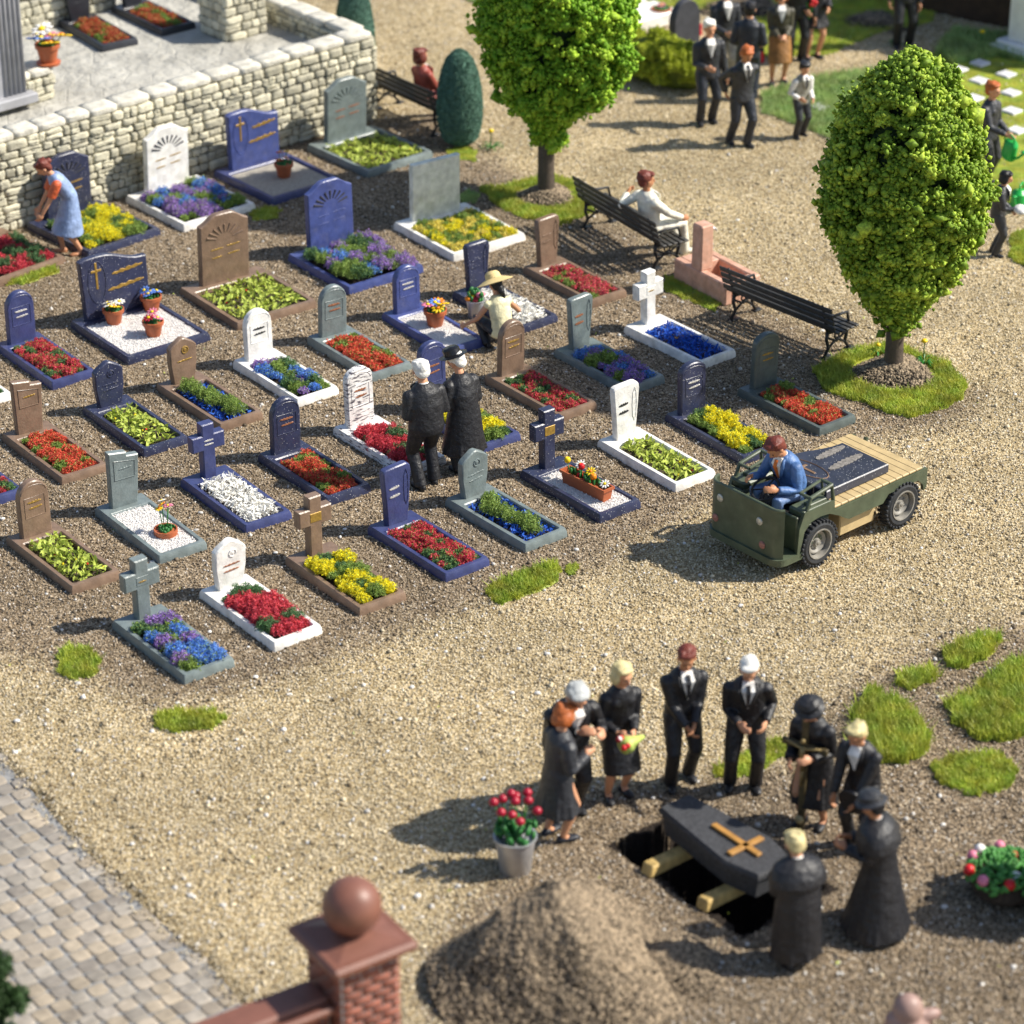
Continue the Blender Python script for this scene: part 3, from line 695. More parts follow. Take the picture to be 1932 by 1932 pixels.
def grave(cs, top, shape, col, plant, label, hw=None, inscr='gold', big=False, rimcol=None, LW=None, dz=0.0, group='graves of the gravel plot', stonex=0):
    (L_, B_, R_) = cs
    a, b, c = at(*L_, .1 + dz), at(*B_, .1 + dz), at(*R_, .1 + dz)
    W, Ln = (1.36, 1.58) if big else (.69, 1.60)
    if LW: W, Ln = LW
    e = (b - a); w = (c - b)
    ang = (math.atan2(w.y, w.x) * w.length + (math.atan2(e.y, e.x) + math.pi / 2) * e.length * 1.6) / (w.length + e.length * 1.6)
    mid = (a + c) / 2
    t = thing('grave', label, 'grave', (mid.x, mid.y, dz), ang, group)
    M = STONE[rimcol or col]()
    rim = .085 if not big else .095; head = .30; H = .115
    x0, x1 = -W / 2, W / 2; y0, y1 = -Ln / 2, Ln / 2
    k = MB()
    # border: one closed moulded frame with sloping shoulders
    out = [(x0, y0), (x1, y0), (x1, y1), (x0, y1)]
    inn = [(x0 + rim, y0 + rim), (x1 - rim, y0 + rim), (x1 - rim, y1 - head), (x0 + rim, y1 - head)]
    def ringv(base, d, z): # inset rectangle
        (ax, ay), _, (bx, by), _ = base
        return [(ax + d, ay + d, z), (bx - d, ay + d, z), (bx - d, by - d, z), (ax + d, by - d, z)]
    rings = [ringv(out, 0, -.02), ringv(out, .004, H * .62), ringv(out, .022, H), ringv(inn, -.014, H), ringv(inn, .0, H - .016), ringv(inn, .006, .03)]
    def roundc(r4, rad, nseg=3):
        cx = (r4[0][0] + r4[2][0]) / 2; P = []
        (ax, ay, z), _, (bx, by, _), _ = r4
        for (qx, qy, s) in ((ax, ay, math.pi), (bx, ay, 1.5 * math.pi), (bx, by, 0), (ax, by, .5 * math.pi)):
            ox = qx + (rad if qx == ax else -rad); oy = qy + (rad if qy == ay else -rad)
            for n_ in range(nseg + 1):
                an = s + n_ / nseg * math.pi / 2; P.append((ox + rad * math.cos(an), oy + rad * math.sin(an), z))
        return P
    RR = [roundc(r_, .022) for r_ in rings]; n = len(RR[0]); V = [p for r_ in RR for p in r_]; F = []
    V = [(p[0] + rnd.uniform(-.0015, .0015), p[1] + rnd.uniform(-.0015, .0015), p[2]) for p in V]
    for i in range(len(RR) - 1):
        for j in range(n):
            l = (j + 1) % n; F.append([i * n + j, i * n + l, (i + 1) * n + l, (i + 1) * n + j])
    k.add(V, F)
    k.build('border', M, t, smooth='auto')
    s_ = MB(); s_.box((0, (y0 + rim + y1 - head) / 2, .02), (W - 2 * rim + .01, Ln - rim - head + .01, .05), .002); s_.build('soil_bed', SOIL, t)
    planting(t, plant, (x0 + rim, x1 - rim, y0 + rim, y1 - head, .055))
    # headstone
    sy = y1 - (.15 if shape != 'cross' else .14)
    th = .105 if shape != 'cross' else .14
    if big: th = .11
    base = Matrix.Translation(t.location) @ Matrix.Rotation(ang, 4, 'Z') @ Vector((stonex, sy, 0))
    hh = (hgt(base, top) - dz) if top else 0.9
    hh = max(.55, min(1.25, hh)) - H
    w_ = hw or (.42 if not big else .80)
    if shape == 'cross': w_ = hw or .47
    Mh = STONE[col]()
    h = MB(); T = Matrix.Translation((stonex, sy, H - .012)) @ Matrix.Rotation(R(rnd.uniform(-1.3, 1.3)), 4, 'Y') @ Matrix.Rotation(R(rnd.uniform(-2, 2)), 4, 'X') @ Matrix.Rotation(R(rnd.uniform(-2.5, 2.5)), 4, 'Z')
    h.prism(outline(shape, w_, hh), -th / 2, th / 2, b=.014, M=T)
    hs = h.build('headstone', Mh, t, smooth='auto')
    yf = -th / 2
    # relief work on the face
    def part(name, mb, m): mb2 = MB(); mb2.add(mb.v, mb.f, T); mb2.build(name, m, hs)
    IM = {'gold': GOLD, 'silver': SILVER, 'rust': RUST, 'same': Mh, 'black': mat('black_paint', (.03, .03, .03), var=0)}[inscr]
    if shape in ('arch', 'dome'):
        r = MB(); z = hh * .82
        ring(r, [(-w_ * .34, hh * .36), (-w_ * .34, hh * .72), (w_ * .34, hh * .72), (w_ * .34, hh * .36), (-w_ * .34, hh * .36)], yf, .005)
        ring(r, [(w_ * .42 * math.cos(math.pi * (1 - q / 8)), hh * .80 + hh * .13 * math.sin(math.pi * q / 8)) for q in range(9)], yf, .005)
        part('relief', r, Mh)
        r = MB(); wavy(r, -w_ * .24, w_ * .22, hh * .63, .028, yf); wavy(r, -w_ * .2, w_ * .24, hh * .52, .024, yf, .01); part('inscription', r, IM)
    elif shape == 'point':
        r = MB(); ring(r, [(.05 * math.cos(q * .785) + w_ * .05, hh * .74 + .05 * math.sin(q * .785)) for q in range(9)], yf, .009)
        r.ell((w_ * .05, yf, hh * .74), (.03, .012, .032), n=8, m=6); part('emblem', r, GOLD if inscr == 'gold' else Mh)
        r = MB(); wavy(r, -w_ * .26, w_ * .3, hh * .50, .02, yf, .015)
        if inscr in ('same', 'rust'): wavy(r, -w_ * .24, w_ * .26, hh * .38, .02, yf, .015)
        part('inscription', r, IM)
    elif shape == 'step':
        r = MB(); ring(r, [(-w_ * .32, hh * .5), (-w_ * .34, hh * .84), (w_ * .36, hh * .78), (w_ * .34, hh * .5), (-w_ * .32, hh * .5)], yf, .006); part('relief', r, Mh)
        r = MB(); wavy(r, -w_ * .18, w_ * .24, hh * .68, .022, yf, .01); part('inscription', r, IM)
    elif shape == 'taper':
        r = MB(); ring(r, [(w_ * .30 + .035 * math.cos(q * .785), hh * .60 + hh * .30 * math.sin(q * .785)) for q in range(9)], yf, .006)
        for q in range(4): ring(r, [(w_ * .22, hh * (.42 + q * .12)), (w_ * .36, hh * (.46 + q * .12))], yf, .005)
        part('relief', r, Mh)
        r = MB(); wavy(r, -w_ * .30, w_ * .05, hh * .64, .034, yf, .012); wavy(r, -w_ * .30, w_ * .07, hh * .50, .034, yf, .012); part('inscription', r, IM)
    elif shape == 'cross':
        if inscr == 'silver':
            r = MB(); wavy(r, -w_ * .14, w_ * .14, hh * .70, .022, yf); wavy(r, -w_ * .14, w_ * .14, hh * .63, .022, yf); part('inscription', r, SILVER)
        else:
            r = MB(); r.box((0, yf, hh * .655), (w_ * .34, .012, hh * .15), .003); part('plaque', r, GOLD if inscr == 'gold' else Mh)
            if inscr == 'same':
                r = MB(); wavy(r, -w_ * .12, w_ * .1, hh * .65, .016, yf - .006); part('inscription', r, GOLD)
    elif shape == 'fan':
        r = MB()
        for q in range(9):
            a_ = R(22 + q * 17); r0, r1 = .14, .30
            c0 = (0, hh * .60); r.tube([(c0[0] + r0 * math.cos(a_) * 1.05, yf - .001, c0[1] + r0 * math.sin(a_)), (c0[0] + r1 * math.cos(a_) * 1.08, yf - .001, c0[1] + r1 * .88 * math.sin(a_))], [.007, .017], n=5)
        part('relief', r, mat('groove_dark', (.035, .034, .04), rough=.7) if col in ('white', 'cobalt', 'navy') else Mh)
        r = MB()
        for (xa, xb, zz_) in ((-.3, -.04, .50), (.03, .32, .52), (-.28, -.06, .38), (.05, .3, .40)): wavy(r, w_ * xa, w_ * xb, hh * zz_, .022, yf, .012, pr=.005)
        part('inscription', r, IM)
    elif shape == 'book':
        r = MB(); x = -w_ * .27
        r.box((x, yf, hh * .70), (.035, .014, hh * .42), .003); r.box((x, yf, hh * .78), (.17, .014, .035), .003)
        part('emblem', r, GOLD)
        r = MB(); ring(r, [(x + .145 * math.cos(q * .39), hh * .60 + hh * .34 * math.sin(q * .39)) for q in range(-5, 12)], yf, .006); part('relief', r, Mh)
        r = MB(); wavy(r, -w_ * .04, w_ * .43, hh * .66, .05, yf, .03); wavy(r, -w_ * .12, w_ * .43, hh * .42, .05, yf, .03); part('inscription', r, IM)
    return t, ang, mid

SM = 'small edged graves with upright headstones'; BG = 'large double graves with wide headstones'
GR = {}
GR['b1'] = grave(((242, 370.5), (346.5, 430.6), (477, 384)), 235, 'fan', 'white', 'violet', 'double grave with white fan-carved headstone at the wall and blue-violet flowers', big=True, group=BG)
GR['b2'] = grave(((415, 322), (518, 375.7), (632, 338)), 199, 'book', 'cobalt', 'dirtgrit', 'double grave at the wall, blue headstone with gold cross, bare grey sand bed', big=True, hw=.98, rimcol='blue', group=BG)
GR['b3'] = grave(((583.6, 273), (695, 321), (812.6, 286.5)), 144, 'fan', 'grey', 'leaf', 'double grave with grey fan-carved headstone by the wall corner and lime leaves', big=True, group=BG, inscr='rust')
GR['b4'] = grave(((58, 422), (165, 470), (296, 431)), 286, 'fan', 'navy', 'yellow', 'double grave with navy headstone and bright yellow flowers beside the woman in blue', big=True, group=BG)
GR['b5'] = grave(((-120, 478), (-15, 530), (108, 484)), 340, 'fan', 'brown', 'darkred', 'brown edged double grave full of red flowers, cut by the left edge', big=True, group=BG)
GR['b6'] = grave(((346, 543.7), (450, 615), (590, 568)), 398, 'fan', 'brown', 'leaf', 'double grave with brown fan-carved headstone and lime green leaves', big=True, group=BG)
GR['b7'] = grave(((547, 482), (657, 550), (795, 500)), 338, 'fan', 'cobalt', 'greenmix', 'double grave with bright blue fan-carved headstone, green and purple plants', big=True, group=BG, inscr='same')
GR['b8'] = grave(((743.6, 420), (858, 494), (990.7, 442.6)), 298, 'slab', 'pale', 'gold', 'double grave with plain algae-stained pale slab and golden flowers in a white border', big=True, rimcol='white', hw=.86, group=BG)
GR['b9'] = grave(((134.5, 606), (241.6, 681), (393.9, 630)), 472, 'book', 'navy', 'grit', 'double grave with navy gold-lettered headstone, white grit and three flower pots', big=True, hw=1.08, group=BG)
G_ = [
 ('g1', ((211, 1171), (349.6, 1281.6), (442, 1243.7)), 1050, 'cross', 'grey', 'bluemix', 'front left grave with grey stone cross and blue and green flowers', 'same'),
 ('g2', ((375.3, 1116), (514.6, 1212.6), (607.3, 1180)), 1014, 'point', 'white', 'darkred', 'front row grave with white pointed headstone and crimson flowers', 'rust'),
 ('g3', ((538.6, 1054.8), (672.5, 1149), (765, 1114.8)), 933, 'cross', 'brown', 'yellow', 'front row grave with brown cross bearing a gold plaque and yellow flowers', 'gold'),
 ('g4', ((694.7, 994.7), (835.4, 1078.8), (921.9, 1051.4)), 874, 'taper', 'blue', 'crimson', 'front row grave with tapering blue headstone with silver strokes and red flowers', 'silver'),
 ('g5', ((842.3, 943.3), (986.4, 1025.6), (1067.7, 996.5)), 845, 'point', 'grey', 'cobgreen', 'grave with grey pointed headstone, green tufts and cobalt petals, right of the front blue one', 'same'),
 ('g6', ((982.7, 889.8), (1128.3, 972.2), (1207.6, 942.8)), 768, 'cross', 'navy', 'grit', 'grave with speckled navy cross and white grit under the long flower box', 'gold'),
 ('g7', ((1128.3, 832.5), (1272.4, 916.4), (1348.9, 886.9)), 720, 'taper', 'whitef', 'leaf', 'grave with tapering white headstone and lime leaves just behind the cart', 'black'),
 ('g8', ((915.6, 709), (1051.8, 782.5), (1124.7, 759)), 601, 'dome', 'brown', 'crimson', 'grave with ribbed brown arched headstone below the woman in the straw hat', 'gold'),
 ('g9', ((1179.8, 616.3), (1320.9, 685.5), (1386.2, 660.5)), 509, 'cross', 'white', 'cobalt', 'grave with thick white cross and bright cobalt blue petals', 'same'),
 ('g10', ((1393.8, 734.4), (1544.9, 810.9), (1612.8, 783.4)), 626, 'arch', 'slate', 'red', 'rightmost grave, dark grey arched headstone and red flowers near the tree ring', 'gold'),
 ('g11', ((-3, 652), (93.3, 727.7), (173.5, 696.1)), 546, 'dome', 'blue', 'crimson', 'blue arched grave with red flowers at the left edge, beside the three flower pots', 'silver'),
 ('g12', ((8.2, 819.7), (116.7, 904.8), (197.6, 876)), 712, 'step', 'brown', 'red', 'left grave with stepped brown headstone and red flowers', 'gold'),
 ('g13', ((439, 682.4), (557.5, 759.8), (639, 729.6)), 582, 'dome', 'whitef', 'bluemix', 'grave with plain white rounded headstone and blue-purple flowers', 'black'),
 ('g14', ((581.4, 636.3), (700.2, 707.7), (774.4, 684.3)), 536, 'dome', 'grey', 'red', 'grave with grey rounded headstone and orange-red flowers in the middle row', 'rust'),
 ('g15', ((719.5, 592.4), (840.2, 659.6), (917.1, 639)), 499, 'dome', 'cobalt', 'grit', 'bright blue grave with white grit and a single terracotta pot', 'silver'),
 ('g16', ((988.6, 504.6), (1112.1, 567.8), (1180.3, 547.2)), 407, 'taper', 'brown', 'rose', 'grave with tapering brown headstone and pink-red flowers beside the occupied bench', 'same'),
 ('g17', ((1047.4, 661), (1182, 735), (1251.8, 709)), 556, 'taper', 'grey', 'violet', 'grave with tapering grey headstone and violet flowers left of the white cross', 'rust'),
 ('s1', ((1262, 784), (1401, 868), (1468, 836)), 681, 'arch', 'navy', 'yellow', 'grave with dark blue headstone and tall yellow flowers directly behind the cart', 'silver'),
 ('s3', ((856.6, 548), (992.8, 620.7), (1049.6, 598.6)), 455, 'taper', 'navy', 'white', 'grave with navy headstone and white blossoms tended by the woman in the straw hat', 'same'),
 ('s4', ((297.8, 727.6), (411.8, 800.4), (492.7, 775)), 636, 'point', 'brown', 'cobgreen', 'grave with brown pointed headstone, gold emblem, green tufts over blue petals', 'gold'),
 ('s5', ((156.5, 771), (267.6, 852), (354, 822)), 680, 'point', 'navy', 'leaf', 'grave with navy pointed headstone and long lime leaves spilling over', 'same'),
 ('s6', ((340.4, 904.7), (462, 997), (550, 965)), 795, 'cross', 'blue', 'white', 'grave with blue cross and a bed of spiky white blossoms', 'silver'),
 ('s7', ((483, 858), (613, 944), (703, 913)), 748, 'dome', 'navy', 'red', 'navy grave with rounded headstone and red flowers left of the couple', 'rust'),
 ('s8', ((628.8, 807.5), (762, 890), (841, 861)), 691, 'arch', 'marble', 'darkred', 'grave with black-streaked white headstone and crimson flowers at the couple\'s feet', 'rust'),
 ('s9', ((768, 768), (904, 843), (981, 815.7)), 643, 'arch', 'blue', 'yellow', 'blue grave with yellow flowers half hidden behind the standing couple', 'rust'),
 ('s10', ((-148, 868), (-45, 953), (37, 921)), 770, 'dome', 'blue', 'crimson', 'blue edged grave corner with red flowers at the left edge, middle height', 'silver'),
 ('s11', ((-165, 690), (-60, 772), (19, 742)), 590, 'arch', 'white', 'yellow', 'white edged grave corner with yellow flowers at the left edge', 'same'),
 ('s12', ((177, 956), (303, 1059.4), (392, 1024.5)), 844, 'step', 'grey', 'grit', 'grave with stepped grey headstone, white grit and a buried bulb pot', 'same'),
 ('s13', ((15, 1015), (134, 1121), (223, 1077)), 904, 'dome', 'brown', 'leaf', 'lower left grave with brown rounded headstone, green leaves and red and yellow buds', 'gold'),
]
for k_, cs_, top_, sh_, c_, pl_, lab_, ins_ in G_:
    GR[k_] = grave(cs_, top_, sh_, c_, pl_, lab_, inscr=ins_, group=SM)
def ongrave(k, dx, dy, z=.085):
    t, a, m = GR[k]; v = Matrix.Rotation(a, 3, 'Z') @ Vector((dx, dy, 0)); return (m.x + v.x, m.y + v.y, z)

# ------------------------------------------------------------------ flower pots
POT = [(0, 0), (.055, 0), (.058, .004), (.078, .10), (.090, .105), (.092, .135), (.084, .138), (.078, .118), (.0, .115)]
STEM = mat('stem_green', (.03, .16, .035), rough=.45, var=.2)
def daisy(mb, c, r, mi_p, mi_c, tilt=(0, 0), n=9):
    Mt = Matrix.Translation(c) @ Matrix.Rotation(tilt[0], 4, 'X') @ Matrix.Rotation(tilt[1], 4, 'Y')
    for k in range(n):
        a = 2 * math.pi * k / n; mb.ell((.62 * r * math.cos(a), .62 * r * math.sin(a), 0), (r * .42, r * .2, r * .09), M=Mt, mi=mi_p, n=6, m=4, Ml=Matrix.Rotation(a, 3, 'Z'))
    mb.ell((0, 0, r * .08), (r * .3, r * .3, r * .18), M=Mt, mi=mi_c, n=8, m=5)
PET = {'white': mat('petal_white', (.82, .80, .76), var=.08, rough=.4), 'blue': mat('petal_blue', (.10, .22, .62), var=.1, rough=.4), 'pink': mat('petal_pink', (.68, .20, .30), var=.15, rough=.4),
       'yellow': mat('petal_yellow', (.82, .58, .01), var=.08, rough=.4), 'red': mat('petal_red', (.6, .015, .02), var=.1, rough=.35), 'orange': mat('petal_orange', (.8, .25, .01), var=.1, rough=.35), 'crimson': mat('petal_crimson', (.36, .01, .03), var=.15, rough=.35)}
def pot(loc, label, blooms, sc=1.0, group='terracotta pots with flowers', potm=TERRA, prof=POT, tall=0.0, name='flower_pot'):
    t = thing(name, label, 'flower pot', loc, rnd.uniform(0, 3), group)
    p = MB(); p.lathe([(r * sc, z * sc) for r, z in prof], n=22); p.build('pot', potm, t, smooth='auto')
    l = MB(); H = prof[-1][1] * sc; rr = prof[-2][0] * sc
    for k in range(26):
        a = rnd.uniform(0, 6.28); r = rr * rnd.uniform(.1, .95); h = rnd.uniform(.0, .03) * sc
        l.ell((r * math.cos(a), r * math.sin(a), H + h * .5), (.010 * sc, .018 * sc, .024 * sc), n=6, m=4, Ml=Matrix.Rotation(a, 3, 'Z') @ Matrix.Rotation(rnd.uniform(-.9, .9), 3, 'X'))
    for i, (cname, cx, cy, cz, r) in enumerate(blooms):
        l.tube([(cx * .4 * sc, cy * .4 * sc, H - .01), (cx * sc, cy * sc, H + cz * sc)], .004 * sc, n=5)
    l.build('leaves', STEM, t, smooth=True)
    for (cname, cx, cy, cz, r) in blooms:
        f = MB(); daisy(f, Vector((cx * sc, cy * sc, H + cz * sc)), r * sc, 0, 1, (rnd.uniform(-.5, .3), rnd.uniform(-.4, .4)))
        f.build('blossom', [PET[cname], PET['yellow'] if cname != 'yellow' else PET['orange']], t, smooth=True)
    return t
def bl(*a, r=.052, rad=.055, h=.062):
    return [(c, rad * math.cos(i * 2.4 + .5) * (i > 0), rad * math.sin(i * 2.4 + .5) * (i > 0), h + rnd.uniform(-.01, .015), r) for i, c in enumerate(a)]
pA = at(215, 608, .1); pot((pA.x, pA.y, .085), 'terracotta pot with white daisies in front of the navy headstone', bl('white', 'white', 'white', 'white', 'yellow'), 1.7)
pA = at(286, 584, .1); pot((pA.x, pA.y, .085), 'terracotta pot with pale blue daisies, rearmost of the three pots', bl('blue', 'blue', 'blue', 'blue'), 1.7)
pA = at(290, 631, .1); pot((pA.x, pA.y, .085), 'terracotta pot with pink blossoms, frontmost of the three pots', bl('pink', 'pink', 'pink', 'crimson', r=.05), 1.7)
pA = at(536, 331, .1); pot((pA.x, pA.y, .085), 'terracotta pot with small red and yellow blooms on the bare sand grave', [('crimson', -.05, 0, .09, .028), ('crimson', .03, .03, .12, .028), ('red', .06, -.02, .10, .028), ('yellow', -.01, -.03, .13, .028), ('crimson', 0, .05, .06, .035)], 1.7)
pA = at(821, 612, .1); pot((pA.x, pA.y, .085), 'terracotta pot with blue, yellow and pink blooms on the bright blue grave', bl('blue', 'yellow', 'orange', 'pink', 'yellow', r=.055, rad=.06), 1.85)
# bulb pot half sunk in grit
pA = at(313, 1006, .1)
t = pot((pA.x, pA.y, .055), 'low terracotta bowl of tall pink, yellow and white flowers sunk in white grit', [('pink', .03, 0, .22, .04), ('yellow', -.04, .02, .20, .035), ('orange', -.01, .03, .23, .035), ('white', 0, .06, .25, .035), ('pink', .05, .04, .20, .045)], 1.5, prof=[(0, 0), (.09, 0), (.10, .045), (.10, .075), (.088, .075), (.085, .06), (0, .06)])
# long flower box on g6
pA = at(1107, 925, .1); t = thing('flower_box', 'long terracotta window box of tulips and daisies on the speckled navy cross grave', 'flower box', (pA.x, pA.y, .085), GR['g6'][1] - math.pi / 2 + R(4)); t.scale = (1.28, 1.28, 1.28)
k = MB(); k.box((0, 0, .075), (.62, .15, .15), .012, tz=1.0)
k = MB(); Lx, Ly = .31, .065
ringz = [(-Lx * .93, -Ly * .8, 0), (Lx * .93, -Ly * .8, 0), (Lx * .93, Ly * .8, 0), (-Lx * .93, Ly * .8, 0)]
def rz_(s, sy, z): return [(-Lx * s, -Ly * sy, z), (Lx * s, -Ly * sy, z), (Lx * s, Ly * sy, z), (-Lx * s, Ly * sy, z)]
lv_ = [rz_(.92, .75, 0), rz_(.97, .95, .12), rz_(1.02, 1.15, .122), rz_(1.02, 1.15, .15), rz_(.96, .92, .15), rz_(.94, .86, .10)]
V = [p for r_ in lv_ for p in r_]; F = [[0, 3, 2, 1]]
for i in range(5):
    for j in range(4): F.append([i * 4 + j, i * 4 + (j + 1) % 4, (i + 1) * 4 + (j + 1) % 4, (i + 1) * 4 + j])
F.append([20, 21, 22, 23]); k.add(V, F); k.build('box', TERRA, t)
l = MB(); fl = [('yellow', -.33, .05, .20, 't'), ('white', -.16, .06, .22, 'd'), ('red', -.08, 0, .24, 't'), ('yellow', .02, .03, .22, 'd'), ('orange', .10, -.01, .20, 't'), ('white', .25, 0, .18, 'd'), ('red', -.12, .02, .12, 't'), ('crimson', .0, -.03, .12, 't')]
for i in range(34):
    x = rnd.uniform(-.27, .27); a = rnd.uniform(0, 6.28)
    l.ell((x, rnd.uniform(-.04, .04), .15), (.009, .02, .05), n=6, m=4, Ml=Matrix.Rotation(a, 3, 'Z') @ Matrix.Rotation(rnd.uniform(-.7, .7), 3, 'X'))
for c_, x, y, z, kk in fl: l.tube([(x * .8, y * .3, .10), (x, y, z)], .006, n=5)
l.build('leaves', STEM, t, smooth=True)
for c_, x, y, z, kk in fl:
    f = MB()
    if kk == 'd': daisy(f, Vector((x, y, z)), .055, 0, 1, (.5, .2))
    else: f.lathe([(0, -.03), (.026, -.018), (.034, .005), (.028, .03), (.016, .038), (0, .03)], (x, y, z), n=10)
    f.build('blossom', [PET[c_], PET['yellow'] if c_ != 'yellow' else PET['orange']], t, smooth=True)
# ------------------------------------------------------------------ people
SKIN = mat('painted_skin', (.60, .30, .17), rough=.5, var=.06, sss=.08)
SKIN2 = mat('tanned_skin', (.48, .22, .11), rough=.5, var=.06, sss=.08)
EYE = mat('eye_dark', (.03, .02, .02), rough=.3, var=0); LIP = mat('lip', (.42, .10, .08), rough=.5, var=0)
CLO = {}
def cloth(n, c, rough=.5, bump=.35):
    if n not in CLO: CLO[n] = mat('cloth_' + n, c, rough=rough, var=.25, vs=9, bump=.6, bs=14, bd=.035, spec=.5, speck=(.045 if sum(c) < .15 else 0), speckc=(.18, .18, .19))
    return CLO[n]
BLK = cloth('black', (.014, .014, .017)); BLK2 = cloth('charcoal', (.03, .032, .038)); WHT = cloth('white', (.78, .76, .72)); NAVYC = cloth('dark_navy', (.02, .024, .035))
def HAIR(n, c): return mat('hair_' + n, c, rough=.5, var=.2, vs=12, bump=.7, bs=30, bd=.02)
H_WHITE = HAIR('white', (.78, .76, .70)); H_GREY = HAIR('grey', (.42, .43, .42)); H_BLOND = HAIR('blond', (.62, .52, .26)); H_RED = HAIR('auburn', (.16, .035, .022)); H_ORANGE = HAIR('orange', (.42, .11, .025)); H_BLACK = HAIR('black', (.012, .011, .013))
def ik(a, b, l1, l2, pole):
    d = b - a; L = min(d.length, (l1 + l2) * .999); dn = d.normalized(); b2 = a + dn * L
    x = (l1 * l1 - l2 * l2 + L * L) / (2 * L); h = math.sqrt(max(0, l1 * l1 - x * x))
    p = Vector(pole); p = p - dn * p.dot(dn)
    if p.length < 1e-4: p = dn.orthogonal()
    return a + dn * x + p.normalized() * h, b2
def dirv(ang): return Vector((0, math.sin(ang), math.cos(ang)))

def person(label, loc, face, h=1.74, bend=6, nod=15, hyaw=0, hip=.93, hipy=0, feet=None, hands=None, curve=1.0, top='suit', tc=BLK, bot='trousers', bc=BLK, sleeve='long',
           shirt=True, tie=BLK, hair=H_WHITE, hstyle='short', hat=None, shoe=BLK, vox=.011, hem=None, skin=SKIN, female=False, extra=None, knees=(0, 1, 0), group=None, tilt=0, sleevec=None, armpole=(0, -1, -.8), bk=1.12, flare=None, bulk=1.0):
    t = thing('person', label, 'person', loc, R(face - 90), group)
    S = h / 1.75; SM_ = Matrix.Diagonal((S * bk, S * bk, S, 1))
    b = R(bend); nd = R(nod)
    hp = Vector((0, hipy, hip)); mid = hp + dirv(b * .7) * .26; sc = mid + dirv(b * (.9 + .35 * curve)) * .22
    nk = sc + dirv(b * (1 + .5 * curve) + nd * .15) * .10; hd_dir = dirv(b * .9 + nd * .8); hc = nk + hd_dir * .135 + Vector((R(tilt) * .1, 0, 0))
    HM = Matrix.Translation(hc) @ Matrix.Rotation(R(hyaw), 4, 'Z') @ Matrix.Rotation(R(tilt), 4, 'Y') @ Matrix.Rotation(-(b * .5 + nd), 4, 'X') @ Matrix.Scale(1.07, 4)
    sw = .17 if female else .19
    sh = [sc + Vector((s * (sw - .012), 0, -.06)) for s in (-1, 1)]
    hj = [hp + Vector((s * .09, 0, -.03)) for s in (-1, 1)]
    ft = [Vector(f) for f in (feet or [(-.10, -.02, 0), (.10, .04, 0)])]
    an = [f + Vector((0, -.03, .085)) for f in ft]
    hd = [Vector(x) for x in (hands or [(-.26, .08, .80), (.26, .08, .80)])]
    kn = []
    for i in (0, 1):
        k_, a_ = ik(hj[i], an[i], .435, .43, Vector(knees) + Vector(((-1, 1)[i] * .15, 0, 0))); kn.append(k_); an[i] = a_
    el = []; wr = []
    for i in (0, 1):
        e_, w_ = ik(sh[i], hd[i], .29, .255, Vector(armpole) + Vector(((-1, 1)[i] * .45, 0, 0))); el.append(e_); wr.append(w_)
    # ---- body: one continuous skin surface
    m = MB()
    m.tube([hp + Vector((0, 0, -.06)), hp + Vector((0, 0, .05)), mid, sc + dirv(b) * -.03, sc + dirv(b) * .02], [(.13, .09), (.13, .09), (.12, .09), (.14, .09), (.09, .07)], n=14, xr=(1, 0, 0))
    m.tube([sc, nk, hc + hd_dir * -.02], [.06, .052, .05], n=10)
    def he(c, r): m.ell((0, 0, 0), r, M=HM @ Matrix.Translation(c), n=14, m=10)
    he((0, -.012, .02), (.077, .094, .098)); he((0, .018, -.045), (.058, .07, .068)); he((0, .045, -.088), (.03, .03, .022))
    he((0, .094, -.022), (.014, .024, .030)); he((0, .078, .024), (.05, .014, .012)); he((.078, -.005, -.015), (.012, .022, .032)); he((-.078, -.005, -.015), (.012, .022, .032)); he((0, .072, -.062), (.024, .014, .010))
    for i in (0, 1):
        m.ell(sh[i], .06, n=10, m=8)
        m.tube([sh[i], sh[i].lerp(el[i], .5), el[i], el[i].lerp(wr[i], .5), wr[i]], [.05, .046, .038, .034, .026], n=10)
        d = (wr[i] - el[i]).normalized(); inw = Vector((-(-1, 1)[i], .35, -.2)); inw = (inw - d * inw.dot(d)).normalized(); sd = d.cross(inw).normalized()
        Mh = Matrix((( *sd, 0), (*d, 0), (*inw, 0), (0, 0, 0, 1))).transposed(); Mh.translation = wr[i]
        m.ell((0, .05, 0), (.042, .055, .021), M=Mh, n=12, m=8)
        for q, (fx, fl) in enumerate(((-.031, .062), (-.0105, .074), (.0105, .071), (.031, .055))):
            a0 = Vector((fx, .088, 0)); a1 = a0 + Vector((fx * .1, fl * .45, .012)); a2 = a1 + Vector((0, fl * .35, .024)); a3 = a2 + Vector((0, fl * .05, .02))
            m.tube([a0 - Vector((0, .02, 0)), a0, a1, a2, a3], [.011, .0115, .0105, .0095, .008], n=7, M=Mh)
        s_ = 1 if sd.z > 0 else -1
        m.tube([(s_ * .03, .025, .0), (s_ * .055, .055, .014), (s_ * .052, .085, .024)], [.015, .013, .010], n=7, M=Mh)
        m.tube([hj[i] + Vector((0, 0, .03)), hj[i].lerp(kn[i], .5), kn[i], kn[i].lerp(an[i], .35), an[i]], [.082, .07, .05, .052, .034], n=12)
        m.tube([an[i], ft[i] + Vector((0, .02, .04)), ft[i] + Vector((0, .10, .025))], [.034, .036, .028], n=10)
    def fin(mb): mb.v = [SM_ @ v for v in mb.v]; return mb
    body = fin(m).remesh('body', skin, t, vox=vox, it=1)
    # face marks
    e = MB()
    for s in (-1, 1): e.ell((0, 0, 0), (.011, .006, .0065), M=HM @ Matrix.Translation((s * .030, .084, .004)), n=8, m=6)
